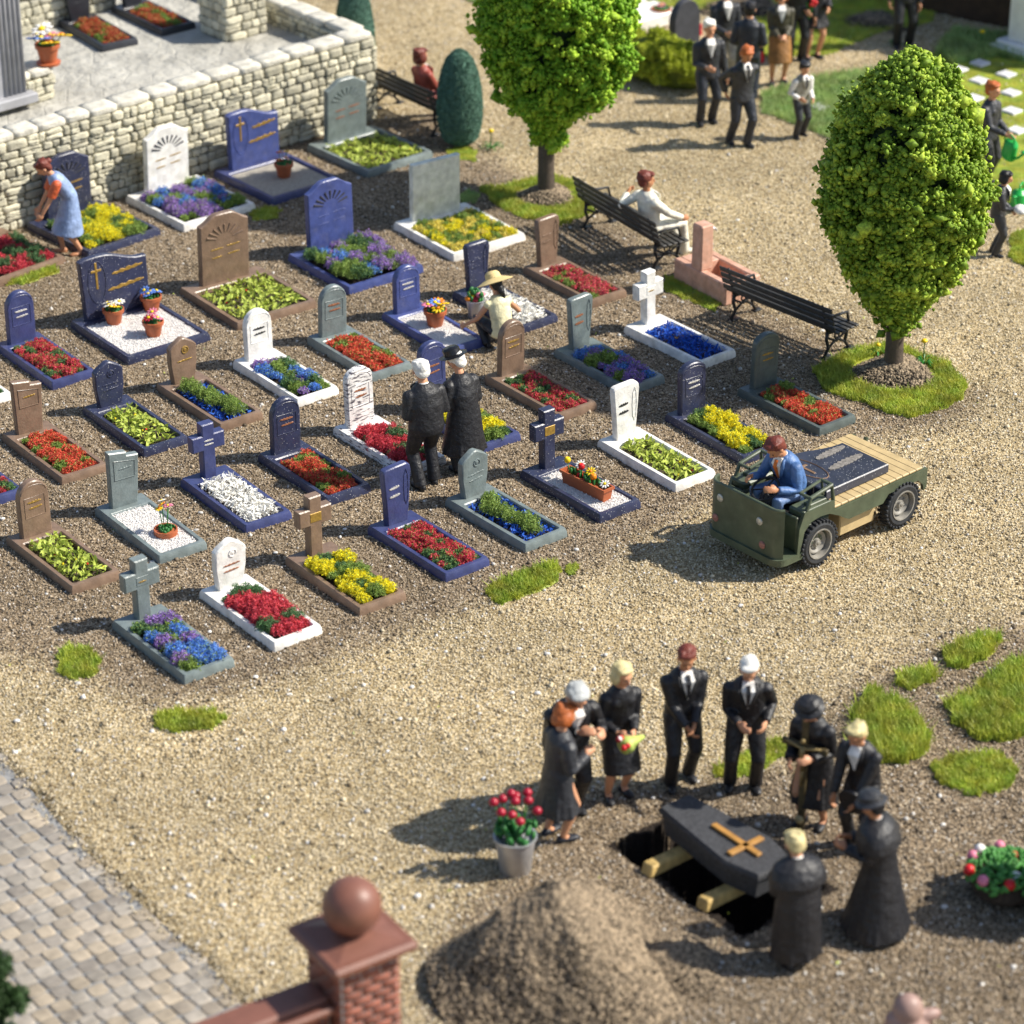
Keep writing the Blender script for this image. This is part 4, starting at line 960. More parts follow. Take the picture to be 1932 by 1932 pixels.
    fin(e).build('eyes', EYE, t, smooth=True)
    e = MB(); e.ell((0, 0, 0), (.022, .006, .005), M=HM @ Matrix.Translation((0, .086, -.062)), n=8, m=6); fin(e).build('mouth', LIP, t, smooth=True)
    # hair
    if hair is not None:
        k = MB()
        k.ell((0, 0, 0), (.089, .103, .100), M=HM @ Matrix.Translation((0, -.034, .038)), n=16, m=12)
        k.ell((0, 0, 0), (.084, .06, .09), M=HM @ Matrix.Translation((0, -.055, -.015)), n=14, m=10)
        k.ell((0, 0, 0), (.075, .04, .03), M=HM @ Matrix.Translation((0.01, .044, .094)), n=14, m=10)
        if hstyle == 'bob':
            for s in (-1, 1): k.ell((0, 0, 0), (.035, .07, .085), M=HM @ Matrix.Translation((s * .072, -.02, -.03)), n=12, m=8)
            k.ell((0, 0, 0), (.085, .05, .08), M=HM @ Matrix.Translation((0, -.07, -.05)), n=12, m=8)
        if hstyle == 'long': k.tube([HM @ Vector((0, -.08, 0)), HM @ Vector((0, -.11, -.12)), HM @ Vector((.03, -.10, -.22))], [.06, .05, .02], n=8)
        if hstyle == 'bun': k.ell((0, 0, 0), (.045, .04, .045), M=HM @ Matrix.Translation((0, -.135, .03)), n=12, m=8)
        for q in range(16):
            a = rnd.uniform(0, 6.28); k.ell((0, 0, 0), (.028, .034, .016), M=HM @ Matrix.Translation((.062 * math.cos(a), -.03 + .07 * math.sin(a), .095 + rnd.uniform(-.03, .02))), n=8, m=6)
        fin(k).remesh('hair', hair, t, vox=.011, it=1)
    # clothes
    dn = lambda z: Vector((0, 0, z))
    wst = .155 if female else .172
    tm = MB()
    if top in ('suit', 'coat', 'robe', 'dress', 'shirt'):
        if hem is None: hem = {'suit': .80, 'coat': .42, 'robe': .06, 'dress': .45, 'shirt': .90}[top]
        fl = {'suit': .0, 'coat': .05, 'robe': .10, 'dress': .075, 'shirt': -.01}[top]
        if flare is not None: fl = flare
        low = hip - .93 + hem if hip > .8 else max(hip - .12, .02)
        pts = []; rad = []
        if top in ('coat', 'robe', 'dress') and hip > .8:
            fy = (ft[0].y + ft[1].y) / 2 * .5
            for q in range(3):
                z = low + (hip - .1 - low) * q / 3; f = 1 - q / 3
                pts.append(Vector((0, hipy * (1 - f) + fy * f, z))); rad.append((.185 * bulk + fl * f * 1.2, .14 * bulk + fl * f * 1.3))
        else: pts.append(Vector((0, hipy, low))); rad.append((.188 + fl, .137 + fl))
        pts += [hp + dn(-.04), hp + dn(.10), mid + dn(.0), sc + dirv(b) * -.05, sc + dirv(b) * .035, sc + dirv(b) * .075]
        rad += [(.185 * bulk, .135 * bulk), (wst * bulk, .122 * bulk), ((wst + .012) * bulk, .128 * bulk), (sw - .008, .126), (sw * .64, .098), (.075, .068)]
        tm.tube(pts, rad, n=22, xr=(1, 0, 0))
        if top in ('robe',): # shoulder cape
            tm.tube([sc + dirv(b) * -.24, sc + dirv(b) * -.12, sc + dirv(b) * -.01, sc + dirv(b) * .05, sc + dirv(b) * .085], [(.29, .21), (.275, .20), (.235, .16), (.15, .11), (.075, .07)], n=22, xr=(1, 0, 0))
        if female and top != 'robe':
            for s in (-1, 1): tm.ell(sc.lerp(mid, .45) + Vector((s * .07, .085, 0)), (.062, .05, .06), n=10, m=8)
    for i in (0, 1):
        arms = tm if sleevec is None else None
        if arms is None:
            sl_ = MB()
        else: sl_ = tm
        big = .012 if top in ('robe', 'coat') else 0
        sl_.ell(sh[i] + dirv(b) * -.005, .072 + big * .5, n=12, m=8)
        if sleeve == 'long':
            sl_.tube([sh[i], sh[i].lerp(el[i], .5), el[i], el[i].lerp(wr[i], .5), wr[i] - (wr[i] - el[i]).normalized() * .005], [.072 + big, .066 + big, .06 + big, .054 + big, .046 + big * 2], n=12)
        elif sleeve == 'short': sl_.tube([sh[i], sh[i].lerp(el[i], .8)], [.076, .075], n=12)
        if sleevec is not None: fin(sl_).remesh('sleeve', sleevec, t, vox=.012, it=1)
    # folds
    nm = {'suit': 'jacket', 'coat': 'coat', 'robe': 'robe', 'dress': 'dress', 'shirt': 'shirt'}[top]
    if top in ('coat', 'robe') and hip > .8:
        for q in range(9):
            a = -2.9 + q * .75 + rnd.uniform(-.1, .1); fy = (ft[0].y + ft[1].y) / 2 * .5; rx, ry = .185 * bulk + fl * 1.2, .14 * bulk + fl * 1.3
            tm.tube([Vector((rx * .97 * math.cos(a), fy + ry * .97 * math.sin(a), low)), Vector((.185 * .93 * math.cos(a), hipy + .132 * .93 * math.sin(a), hip - .08))], [.03, .008], n=7)
    fin(tm).remesh(nm, tc, t, vox=.013, it=5)
    if bot == 'trousers':
        k = MB(); k.tube([hp + dn(.07), hp + dn(-.05), hp + dn(-.13)], [(.155, .12), (.172, .128), (.15, .115)], n=18, xr=(1, 0, 0))
        for i in (0, 1):
            sp = Vector((0, 0, .0))
            k.tube([hj[i], hj[i].lerp(kn[i], .5), kn[i], kn[i].lerp(an[i], .5), an[i] + Vector((0, .005, -.03))], [.102, .092, .073, .068, .07], n=14)
        fin(k).remesh('trousers', bc, t, vox=.013, it=1)
    elif bot == 'skirt':
        kz = kn[0].z - .06; k = MB(); fy = (kn[0].y + kn[1].y) / 2
        k.tube([Vector((0, fy, kz)), hp.lerp(Vector((0, fy, kz)), .5), hp + dn(-.02), hp + dn(.08)], ([(.195, .15), (.19, .145), (.178, .13), (.15, .115)] if top != 'dress' else [(.15, .11)] * 4), n=20, xr=(1, 0, 0))
        fin(k).remesh('skirt', bc, t, vox=.013, it=1)
    for i in (0, 1):
        k = MB(); o_ = R((10, -10)[i]); Mf = Matrix.Translation(ft[i]) @ Matrix.Rotation(o_, 4, 'Z')
        if hip < .8 or ft[i].z > .01: Mf = Matrix.Translation(Vector((an[i].x, an[i].y + .03, an[i].z - .085))) @ Matrix.Rotation(o_, 4, 'Z')
        k.ell((0, -.035, .045), (.043, .062, .05), M=Mf, n=12, m=8); k.ell((0, .06, .035), (.047, .095, .036), M=Mf, n=12, m=8); k.box((0, .02, .012), (.075, .22, .024), .01, M=Mf)
        if not female: k.tube([(0, -.035, .05), (0, -.03, .12)], [.045, .045], n=10, M=Mf)
        fin(k).remesh('shoe', shoe, t, vox=.012, it=1)
    # shirt front, collar, tie
    if shirt and top in ('suit', 'coat'):
        F_ = lambda u_, w_, o_: (sc - dirv(b) * w_) + Vector((u_, 0, 0)) + Vector((0, math.cos(b), -math.sin(b))) * o_
        k = MB(); T0, T1 = .06, -.20
        vv = [F_(-.055, -.075, .075), F_(.055, -.075, .075), F_(.066, .0, .142), F_(.0, .23, .156), F_(-.066, .0, .142), F_(0, .0, .154)]
        vb = [v - Vector((0, .03, 0)) for v in vv]
        k.add(vv + vb, [[0, 4, 5], [0, 5, 1], [1, 5, 2], [4, 3, 5], [5, 3, 2], [6, 11, 10], [6, 7, 11], [7, 8, 11], [10, 11, 9], [11, 8, 9], [0, 1, 7, 6], [1, 2, 8, 7], [2, 3, 9, 8], [3, 4, 10, 9], [4, 0, 6, 10]])
        fin(k).build('shirt_front', WHT, t)
        k = MB(); k.tube([nk - hd_dir * .062, nk - hd_dir * .028], [(.066, .064), (.058, .058)], n=14, xr=(1, 0, 0)); fin(k).build('collar', WHT, t, smooth='auto')
        if tie is not None:
            k = MB(); vv = [F_(-.018, -.060, .122), F_(.018, -.060, .122), F_(.024, .02, .168), F_(.010, .20, .166), F_(-.010, .20, .166), F_(-.024, .02, .168)]
            k.add(vv + [v - Vector((0, .02, 0)) for v in vv], [[0, 5, 2, 1], [5, 4, 3, 2], [1, 2, 8, 7], [2, 3, 9, 8], [3, 4, 10, 9], [4, 5, 11, 10], [5, 0, 6, 11], [0, 1, 7, 6]])
            fin(k).build('tie', tie, t)
        k = MB()
        for s in (-1, 1):
            k.tube([F_(s * .072, -.060, .060), F_(s * .088, .0, .128), F_(s * .052, .12, .145), F_(s * .010, .25, .150)], [(.012, .008), (.022, .010), (.018, .008), (.008, .006)], n=8)
        fin(k).build('lapels', tc, t, smooth=True)
    if shirt and top == 'robe':
        k = MB(); k.tube([nk - hd_dir * .066, nk - hd_dir * .018], [(.070, .070), (.060, .060)], n=14, xr=(1, 0, 0)); fin(k).build('collar', WHT, t, smooth='auto')
    if hat:
        hm, prof, hz, tl = hat
        k = MB(); k.lathe(prof, (0, 0, 0), n=24, M=HM @ Matrix.Translation((0, -.015, hz)) @ Matrix.Rotation(R(tl), 4, 'X')); fin(k).build('hat', hm, t, smooth='auto')
    t['_hands'] = 0; del t['_hands']
    W_ = Matrix.Translation(Vector(loc)) @ Matrix.Rotation(R(face - 90), 4, 'Z') @ SM_
    return dict(t=t, wr=[W_ @ w for w in wr], M=W_, head=W_ @ hc, S=S)

BRIM = [(0, .0), (.155, -.008), (.16, .0), (.098, .018), (.096, .085), (.07, .11), (0, .115)]
CAPP = [(0, -.01), (.10, -.01), (.104, .02), (.098, .05), (.06, .075), (0, .08)]
STRAW = [(0, .0), (.25, -.045), (.255, -.036), (.11, .025), (.10, .09), (.065, .125), (0, .132)]
CLOCHE = [(0, -.01), (.14, -.03), (.145, -.02), (.102, .01), (.104, .06), (.07, .095), (0, .105)]
def facing(px, py, qx, qy):
    a, b = at(px, py), at(qx, qy); return math.degrees(math.atan2(b.y - a.y, b.x - a.x))
FOLD = [(-.04, .27, .92), (.04, .28, .90)]
CHEST = [(-.05, .27, 1.12), (.10, .25, 1.08)]
# --- the burial
def P(x, y, z=0): v = at(x, y, z); return (v.x, v.y, z)
person('white-haired old man in black suit hugging a red-haired woman', P(1066, 1532), 292, 1.76, bulk=1.15, bk=1.26, bend=14, nod=28, hair=H_GREY, hands=[(-.20, .28, 1.16), (.0, .28, 1.20)], tie=None, group=None, feet=[(-.1, 0, 0), (.1, .05, 0)])
person('orange-haired woman in dark coat with bare calves leaning on the old man', P(1050, 1580), 30, 1.56, bend=4, nod=26, hipy=.0, bk=1.2, hair=H_ORANGE, hstyle='bob', top='coat', tc=BLK2, bot=None, female=True, shirt=False, hem=.40, hands=[(-.12, .26, 1.24), (.14, .24, 1.15)], tilt=-14, shoe=NAVYC)
w3 = person('blonde woman in black dress suit holding a small bouquet', P(1163, 1502), 292, 1.68, bend=6, nod=10, hyaw=12, hair=H_BLOND, hstyle='bob', tc=BLK, bot='skirt', bc=BLK, female=True, shirt=False, hands=[(-.05, .27, 1.02), (.12, .27, 1.04)], skin=SKIN)
person('auburn-haired man in black suit with folded hands, head bowed', P(1282, 1474), 285, 1.72, bend=5, nod=18, hyaw=-12, hair=H_RED, hands=FOLD, skin=SKIN2, feet=[(-.11, -.04, 0), (.12, .10, 0)])
person('white-haired man in black suit beside the head of the coffin, hands at belt', P(1402, 1488), 268, 1.71, bend=8, nod=24, hair=H_WHITE, hands=[(-.18, .16, .98), (.08, .27, 1.03)], feet=[(-.12, 0, 0), (.13, -.02, 0)])
w6 = person('woman in black hat and long coat holding a wooden grave cross', P(1532, 1556), 238, 1.66, bend=12, nod=24, hair=H_BLACK, hstyle='bob', hat=(BLK, CLOCHE, .075, 0), top='coat', bot=None, female=True, shirt=False, hands=[(-.10, .30, 1.08), (.14, .28, .98)], hem=.34)
w7 = person('bareheaded blond mourner in black suit holding his hat before him', P(1622, 1596), 232, 1.60, bend=14, nod=16, hair=H_BLOND, hands=[(-.10, .36, .80), (.16, .30, .82)], tie=None, skin=SKIN2)
person('priest in long black robe and round black hat at the right of the grave', P(1652, 1752), 165, 1.56, flare=.12, bulk=1.2, bk=1.22, bend=7, nod=14, hyaw=-12, hair=H_BLACK, hat=(BLK2, CLOCHE, .07, 0), top='robe', bot=None, hands=[(-.10, .30, 1.10), (.10, .30, 1.10)], skin=SKIN2)
person('blond man in black cloak seen from behind at the foot of the coffin', P(1500, 1818), 112, 1.44, flare=.02, bulk=1.25, bk=1.28, bend=8, nod=20, hair=H_BLOND, top='robe', bot=None, hem=.16, hands=[(-.10, .30, 1.10), (.10, .30, 1.10)])
# --- the couple
person('white-haired man in black suit from behind, standing among the graves', P(806, 917), 118, 1.70, bulk=1.12, bk=1.22, bend=6, nod=22, hair=H_WHITE, hyaw=-5, hands=[(-.14, .24, 1.0), (.16, .24, 1.0)], tie=None, feet=[(-.1, -.02, 0), (.1, .05, 0)])
person('person in long black coat and black brimmed hat, right half of the couple', P(876, 886), 125, 1.60, bulk=1.15, bk=1.22, bend=8, nod=28, hyaw=25, hair=H_WHITE, hat=(mat('glossy_black_felt', (.012, .012, .014), rough=.25, var=.1, bump=.4, bs=20, bd=.02), BRIM, .082, 8), top='coat', bot='trousers', female=True, hem=.32, hands=[(-.12, .26, 1.0), (.12, .26, 1.0)], shirt=False)
# --- the woman in blue
BLUED = cloth('pale_blue', (.25, .34, .55)); ORNG = cloth('orange', (.62, .12, .04)); CREAM = cloth('cream', (.74, .68, .42)); IVORY = cloth('ivory', (.76, .73, .62))
person('woman in pale blue pinafore dress with orange sleeves stooping beside the wall', P(128, 480), 196, 1.60, bend=24, nod=28, hair=H_RED, hstyle='bun', top='dress', tc=BLUED, bot='skirt', bc=IVORY, female=True, sleeve='short', sleevec=ORNG, hands=[(-.16, .38, .74), (.16, .34, .78)], hipy=-.08, feet=[(-.08, -.16, 0), (.10, .08, 0)], hem=.40, shoe=SKIN2)
# --- the woman with the straw hat
person('squatting woman in cream top and straw hat, seen from behind', P(940, 652), 118, 1.52, bend=16, nod=14, hyaw=12, hip=.36, hipy=-.12, feet=[(-.16, .05, 0), (.18, .02, 0)], knees=(0, 1, .9), hair=H_BLACK, hstyle='long', hat=(mat('straw', (.72, .55, .25), rough=.7, var=.1, bump=.5, bs=90), STRAW, .07, -8), top='shirt', tc=CREAM, bot='trousers', bc=BLK, female=True, sleeve='none', hands=[(-.40, .24, .36), (.46, .22, .42)], shirt=False)
# --- top group
person('white-haired man in dark suit with open white shirt, one fist raised', P(1332, 232), 285, 1.76, bend=2, nod=6, hair=H_WHITE, tc=BLK2, bc=NAVYC, tie=None, hands=[(-.27, .05, .80), (.12, .30, 1.08)], vox=.014)
person('grey-haired man in dark jacket and pale grey trousers, rearmost of the talking men', P(1362, 158), 290, 1.76, bend=2, nod=8, hair=H_GREY, tc=BLK2, bc=cloth('pale_grey', (.35, .34, .32)), tie=None, hands=[(-.24, .1, .8), (.10, .32, 1.02)], vox=.014)
person('black-haired man in dark suit with his back to us', P(1408, 190), 80, 1.70, bend=2, nod=4, hair=H_BLACK, tc=NAVYC, bc=NAVYC, hands=[(-.2, .2, .95), (.2, .2, .95)], vox=.014)
person('orange-haired man in dark suit looking down, nearest of the talking men', P(1396, 274), 295, 1.70, bend=4, nod=28, hair=H_ORANGE, tc=BLK2, bc=NAVYC, hands=[(-.2, -.12, .92), (.2, -.14, .92)], vox=.014, skin=SKIN2, feet=[(-.08, .10, 0), (.1, -.12, 0)])
person('woman in olive jacket and brown skirt with hands clasped', P(1467, 156), 275, 1.66, bend=2, nod=8, hair=H_ORANGE, hstyle='bob', tc=cloth('olive', (.06, .055, .035)), bot='skirt', bc=cloth('tan_brown', (.30, .14, .04)), female=True, hands=[(-.05, .26, .98), (.06, .26, .97)], vox=.014, tie=None)
person('tall figure in black suit cut off by the top edge, left of the rose bearer', P(1500, 116), 275, 1.80, bend=2, nod=5, hair=H_BLACK, hands=[(-.25, .1, .8), (.25, .1, .8)], vox=.014)
w14 = person('woman in short black dress with bare legs carrying roses', P(1533, 110), 285, 1.70, bend=2, nod=5, hair=H_BLACK, top='coat', bot=None, hem=.62, female=True, shirt=False, hands=[(-.15, .2, 1.0), (.24, .22, 1.0)], vox=.014)
person('boy in white shirt, grey waistcoat and black cap', P(1508, 258), 300, 1.28, bend=4, nod=14, hair=H_BLACK, hat=(BLK, CAPP, .075, 0), top='suit', tc=cloth('grey_waistcoat', (.30, .29, .24)), bc=BLK2, sleevec=WHT, hands=[(-.08, .28, .98), (.20, .22, 1.02)], vox=.013)
person('man in black suit standing alone behind the right tree', P(1703, 88), 275, 1.80, bend=2, nod=4, hair=H_BLACK, tie=None, hands=[(-.2, .1, .8), (.26, .05, .85)], vox=.014)
w17 = person('orange-haired woman in black holding a green watering can, partly behind the tree', P(1856, 348), 320, 1.68, bend=2, nod=6, hair=H_ORANGE, tc=BLK2, bc=BLK2, shirt=False, female=True, hands=[(-.16, .24, .92), (.10, .36, 1.0)], vox=.014)
w18 = person('black-haired figure in dark clothes with white cuffs and collar at the right of the tree', P(1876, 480), 345, 1.32, bend=6, nod=12, hair=H_BLACK, hstyle='bob', tc=BLK2, bc=BLK2, shirt=True, tie=None, hands=[(-.2, .2, .9), (.12, .36, 1.05)], vox=.014)
k = MB(); k.ell((0, 0, 0), (.11, .16, .06)); o = k.build('towel', WHT, None, smooth=True); o.location = w18['wr'][1] + Vector((.03, -.05, .02)); tag(o, 'folded white cloth held by the dark-clothed figure right of the tree', 'cloth')
# ------------------------------------------------------------------ things people hold
def at_rot(v, face, dx, dy, dz): 
    a = R(face - 90); return Vector((v.x + dx * math.cos(a) - dy * math.sin(a), v.y + dx * math.sin(a) + dy * math.cos(a), v.z + dz))
c = (w3['wr'][0] + w3['wr'][1]) / 2; c = at_rot(c, 292, -.06, .09, -.04)
t = thing('bouquet', 'green and red bouquet wrapped in pale paper held by the blonde woman', 'bouquet', c + Vector((-.03, -.06, 0)), R(38))
k = MB(); k.tube([(.16, 0, .0), (.04, 0, .0), (-.06, 0, -.01), (-.13, 0, -.02)], [.02, .05, .10, .085], n=12); k.build('wrapping', mat('lime_paper', (.42, .52, .12), rough=.5, var=.3, vs=20), t, smooth=True)
for i in range(7):
    k = MB(); a = rnd.uniform(0, 6.28); k.ell((-.13 + rnd.uniform(-.03, .03), .06 * math.cos(a), .03 + .05 * math.sin(a)), .034, n=8, m=6); k.build('blossom', PET[('red', 'white', 'crimson')[i % 3]], t, smooth=True)
# wooden grave cross with figure
WOODD = mat('aged_brass_brown', (.10, .075, .035), rough=.5, var=.4, vs=18, bump=.3)
b_ = at(1510, 1572); t = thing('grave_cross', 'tall dark bronze-coloured crucifix held upright by the woman in the black hat', 'cross', (b_.x, b_.y, .0), R(238 - 90), None)
k = MB(); k.box((0, 0, .72), (.075, .05, 1.40), .01); k.box((0, 0, 1.08), (.52, .05, .075), .01); k.build('cross_beams', WOODD, t)
k = MB(); k.tube([(0, .04, .80), (0, .05, 1.0), (0, .045, 1.10)], [.02, .035, .03], n=8); k.tube([(-.2, .04, 1.12), (0, .045, 1.07), (.2, .04, 1.12)], [.012, .02, .012], n=8); k.ell((0, .055, 1.17), .03, n=8, m=6)
k.tube([(.0, .04, .80), (.01, .045, .62)], [.02, .013], n=8); k.build('crucifix_figure', mat('dull_gold', (.30, .22, .09), rough=.45, var=.2, metal=.3), t, smooth=True)
k = MB(); k.ell((0, .05, .20), (.05, .03, .05), n=10, m=6); k.build('rosette', mat('pale_gold', (.5, .4, .2), rough=.4), t, smooth=True)
c = (w7['wr'][0] + w7['wr'][1]) / 2; c = at_rot(c, 232, -.12, .06, .02)
t = thing('hat', 'black hat held in front of the bareheaded blond mourner', 'hat', c, R(232 - 90)); t.rotation_euler = (R(75), 0, R(232 - 90))
k = MB(); k.lathe(BRIM, n=22); k.build('felt', BLK, t, smooth='auto')
c = w14['wr'][1]; t = thing('rose_bunch', 'bunch of red roses held by the woman in the short black dress', 'bouquet', c + Vector((.06, -.02, 0)), 0)
k = MB()
for i in range(6): k.tube([(0, 0, -.15), (rnd.uniform(-.06, .1), rnd.uniform(-.05, .05), .14)], .008, n=5)
k.build('stems', STEM, t)
for i in range(6): k = MB(); k.ell((rnd.uniform(-.07, .12), rnd.uniform(-.05, .05), .12 + rnd.uniform(-.02, .08)), .038, n=8, m=6); k.build('rose', PET['red'], t, smooth=True)
CANG = mat('bright_green_plastic', (.02, .38, .07), rough=.3, var=.08)
def can(loc, label, rz, sc=1.0, pitch=0):
    t = thing('watering_can', label, 'watering can', loc, 0, 'green watering cans'); t.rotation_euler = (R(pitch), 0, R(rz))
    k = MB(); k.tube([(0, 0, 0), (0, 0, .02), (0, 0, .26), (0, -.01, .30)], [(.10 * sc, .14 * sc), (.11 * sc, .15 * sc), (.10 * sc, .14 * sc), (.07 * sc, .10 * sc)], n=18, xr=(1, 0, 0)); k.build('body', CANG, t, smooth='auto')
    k = MB(); k.tube([(0, .13 * sc, .05), (0, .28 * sc, .20), (0, .38 * sc, .36)], [.03, .022, .018], n=8); k.lathe([(.018, 0), (.05, .03), (0, .035)], (0, .38 * sc, .35), n=12); k.build('spout', CANG, t, smooth=True)
    k = MB(); k.tube([(0, -.12 * sc, .06), (0, -.22 * sc, .20), (0, -.14 * sc, .36), (0, .04, .38), (0, .07, .29)], .015, n=8); k.build('handle', CANG, t, smooth=True)
c = w17['wr'][1] + Vector((.06, 0, -.36)); can(c, 'upper bright green watering can, held by the orange-haired woman', 200, 1.0, -18)
p_ = at(1922, 392); can((p_.x, p_.y, .0), 'lower green watering can cut off by the right edge, behind the white-collared figure', 160, 1.3)

# ------------------------------------------------------------------ coffin, beams, heap, bucket, wreath
def coffin():
    Zt, Zb = .46, .13
    t = thing('coffin', 'black coffin with plain wooden cross on its lid, set over the open grave', 'coffin', (COF.x, COF.y, 0), COF_ANG)
    inv = (Matrix.Translation(t.location) @ Matrix.Rotation(COF_ANG, 4, 'Z')).inverted()
    pts = [inv @ at(x, y, Zt) for x, y in ((1248, 1524), (1296, 1493), (1447, 1576), (1482, 1608), (1450, 1663), (1369, 1631.5))]
    xa = (pts[0].x + pts[1].x) / 2; xs = (pts[2].x + pts[5].x) / 2; xe = (pts[3].x + pts[4].x) / 2
    wa = abs(pts[1].y - pts[0].y) / 2; ws = abs(pts[2].y - pts[5].y) / 2; we = abs(pts[3].y - pts[4].y) / 2; yc = sum(p.y for p in pts) / 6
    print('COFFIN', xa, xs, xe, wa, ws, we, yc)
    wa = max(.16, min(wa, .26)); ws = max(.30, min(ws, .36)); we = max(.2, min(we, .27))
    sh = [(xa, yc - wa), (xs, yc - ws), (xe, yc - we), (xe, yc + we), (xs, yc + ws), (xa, yc + wa)]
    M = mat('coffin_black', (.050, .051, .056), rough=.75, var=.45, vs=38, bump=.8, bs=110)
    def rings(levels):
        V = []; cx, cy = (xa + xe) / 2, yc
        for s, z in levels: V += [(cx + (x - cx) * s, cy + (y - cy) * (1 - (1 - s) * 2.2), z) for x, y in sh]
        F = [[5, 4, 3, 2, 1, 0]]
        for i in range(len(levels) - 1):
            for j in range(6): F.append([i * 6 + j, i * 6 + (j + 1) % 6, (i + 1) * 6 + (j + 1) % 6, (i + 1) * 6 + j])
        F.append([(len(levels) - 1) * 6 + i for i in range(6)]); return V, F
    k = MB(); k.add(*rings([(.90, Zb), (.955, Zt - .09)])); k.build('box', M, t)
    k = MB(); k.add(*rings([(.97, Zt - .088), (1.0, Zt - .075), (1.0, Zt - .03), (.97, Zt)])); k.build('lid', M, t)
    k = MB(); xc = xs - .18; k.box((xc, yc, Zt + .018), (.70, .075, .034), .006); k.box((xc + .14, yc, Zt + .0185), (.072, .46, .033), .006)
    k.build('lid_cross', mat('ochre_wood', (.42, .21, .05), rough=.55, var=.2, vs=10, bump=.2), t)
    return t, xa, xs, xe, yc
cof, xa, xs, xe, yc = coffin()
CW = mat('pale_split_wood', (.52, .36, .13), rough=.6, var=.35, vs=9, bump=.6, bs=30, bd=.02)
CM = Matrix.Translation((COF.x, COF.y, 0)) @ Matrix.Rotation(COF_ANG, 4, 'Z')
for i, (x, lab) in enumerate(((xa + .36, 'rough pale timber beam under the narrow end of the coffin, across the pit'), (xs + .02, 'rough pale timber beam under the wide end of the coffin, across the pit'))):
    p_ = CM @ Vector((x, yc - .02, .0)); t = thing('timber_beam', lab, 'beam', (p_.x, p_.y, 0), COF_ANG, 'timber beams over the grave')
    k = MB(); k.box((0, -.10, .065), (.16, 1.16 - .08 * i, .125), .018, tz=.94); k.v = [v + Vector((noise.noise(v * 9) * .02, noise.noise(v * 7) * .03, noise.noise(v * 8) * .012)) for v in k.v]; k.build('beam', CW, t)

# soil heap
def heap(c, r, hh, name, label, cat, m=None, grains=9000, mask=(1, 1, 1), sq=1.0, n=70):
    V = []; F = []
    for i in range(n + 1):
        for j in range(n):
            rr = r * i / n; a = 2 * math.pi * j / n; x, y = rr * math.cos(a), rr * math.sin(a) * sq
            q = i / n; z = hh * (math.cos(min(1, q * (1 + .15 * math.sin(a * 3 + 1))) * math.pi) * .5 + .5) ** .72
            z += (noise.noise(Vector((x * 3 + c[0], y * 3, 0))) * .06 + noise.noise(Vector((x * 8, y * 8, 2))) * .04 + noise.noise(Vector((x * 19, y * 19, 5))) * .02) * min(1, z * 4) * min(1.0, hh * 2)
            V.append((x, y, z - .015))
    for i in range(n):
        for j in range(n): F.append((i * n + j, (i + 1) * n + j, (i + 1) * n + (j + 1) % n, i * n + (j + 1) % n))
    V = np.array(V)
    o = npmesh(name, V, F, m or GM, colr=np.ones((len(V), 3)), smooth=True); o.location = (c[0], c[1], 0); tag(o, label, cat)
    ids = rng.integers(0, len(F), grains); w = rng.random((grains, 1)); P_ = V[[F[i][0] for i in ids]] * w + V[[F[i][2] for i in ids]] * (1 - w)
    s = rng.uniform(.010, .028, grains); GV, GF_ = scatter(OCT, OCTF, P_, s[:, None] * rng.uniform(.6, 1.3, (grains, 3)), rotmats(grains))
    tt = rng.random((grains, 1)); cc = (1 - tt) * np.array((.05, .036, .024)) + tt * np.array((.44, .34, .225))
    npmesh('clods', GV, GF_, mat('heap_grains', (1, 1, 1), attr=True, var=0, rough=.8), colr=np.repeat(cc, 6, 0), parent=o)
    return o
hc_ = at(1052, 1838); heap((hc_.x, hc_.y), 1.28, .90, 'soil_heap', 'big heap of dug brown soil in the foreground beside the open grave', 'soil heap', grains=42000, sq=1.1)
h2 = at(1262, 1822); heap((h2.x, h2.y), .58, .20, 'soil_spill', 'low spill of soil between the big heap and the open grave', 'soil heap', grains=5000, n=40)
tr_ = at(1686, 706); tl_ = at(1030, 372)
heap((tr_.x, tr_.y), .68, .23, 'root_mound', 'gritty mound around the foot of the right tree trunk', 'soil mound', grains=4200, n=40)
heap((tl_.x, tl_.y), .55, .20, 'root_mound', 'gritty mound around the foot of the left tree trunk', 'soil mound', grains=3200, n=40)

ZINC = mat('zinc', (.50, .50, .52), rough=.38, var=.12, metal=.55)
def bucket(loc, label, r0, r1, h, flowers, rz=0, nl=40, group='metal flower buckets'):
    t = thing('flower_bucket', label, 'bucket', loc, rz, group)
    k = MB(); k.lathe([(0, 0), (r0 * .95, 0), (r0, .01), (r1 * .97, h * .93), (r1 * 1.06, h * .95), (r1 * 1.06, h), (r1 * .95, h), (r1 * .9, h * .86), (0, h * .86)], n=28); k.build('bucket', ZINC, t, smooth='auto')
    l = MB()
    for i in range(nl):
        a = rnd.uniform(0, 6.28); rr = r1 * rnd.uniform(0, .95); z = h + rnd.uniform(-.02, .14)
        l.ell((rr * math.cos(a), rr * math.sin(a), z), (.025, .045, .05), n=6, m=4, Ml=Matrix.Rotation(a, 3, 'Z') @ Matrix.Rotation(rnd.uniform(-1, 1), 3, 'X'))
    for c_, x, y, z, r in flowers: l.tube([(x * .4, y * .4, h * .9), (x, y, h + z)], .007, n=5)
    l.build('leaves', STEM, t, smooth=True)
    for c_, x, y, z, r in flowers:
        f = MB(); f.ell((x, y, h + z), (r, r, r * .85), n=10, m=7); f.ell((x, y, h + z + r * .4), (r * .6, r * .6, r * .55), n=8, m=6); f.build('rose', PET[c_], t, smooth=True)
    return t
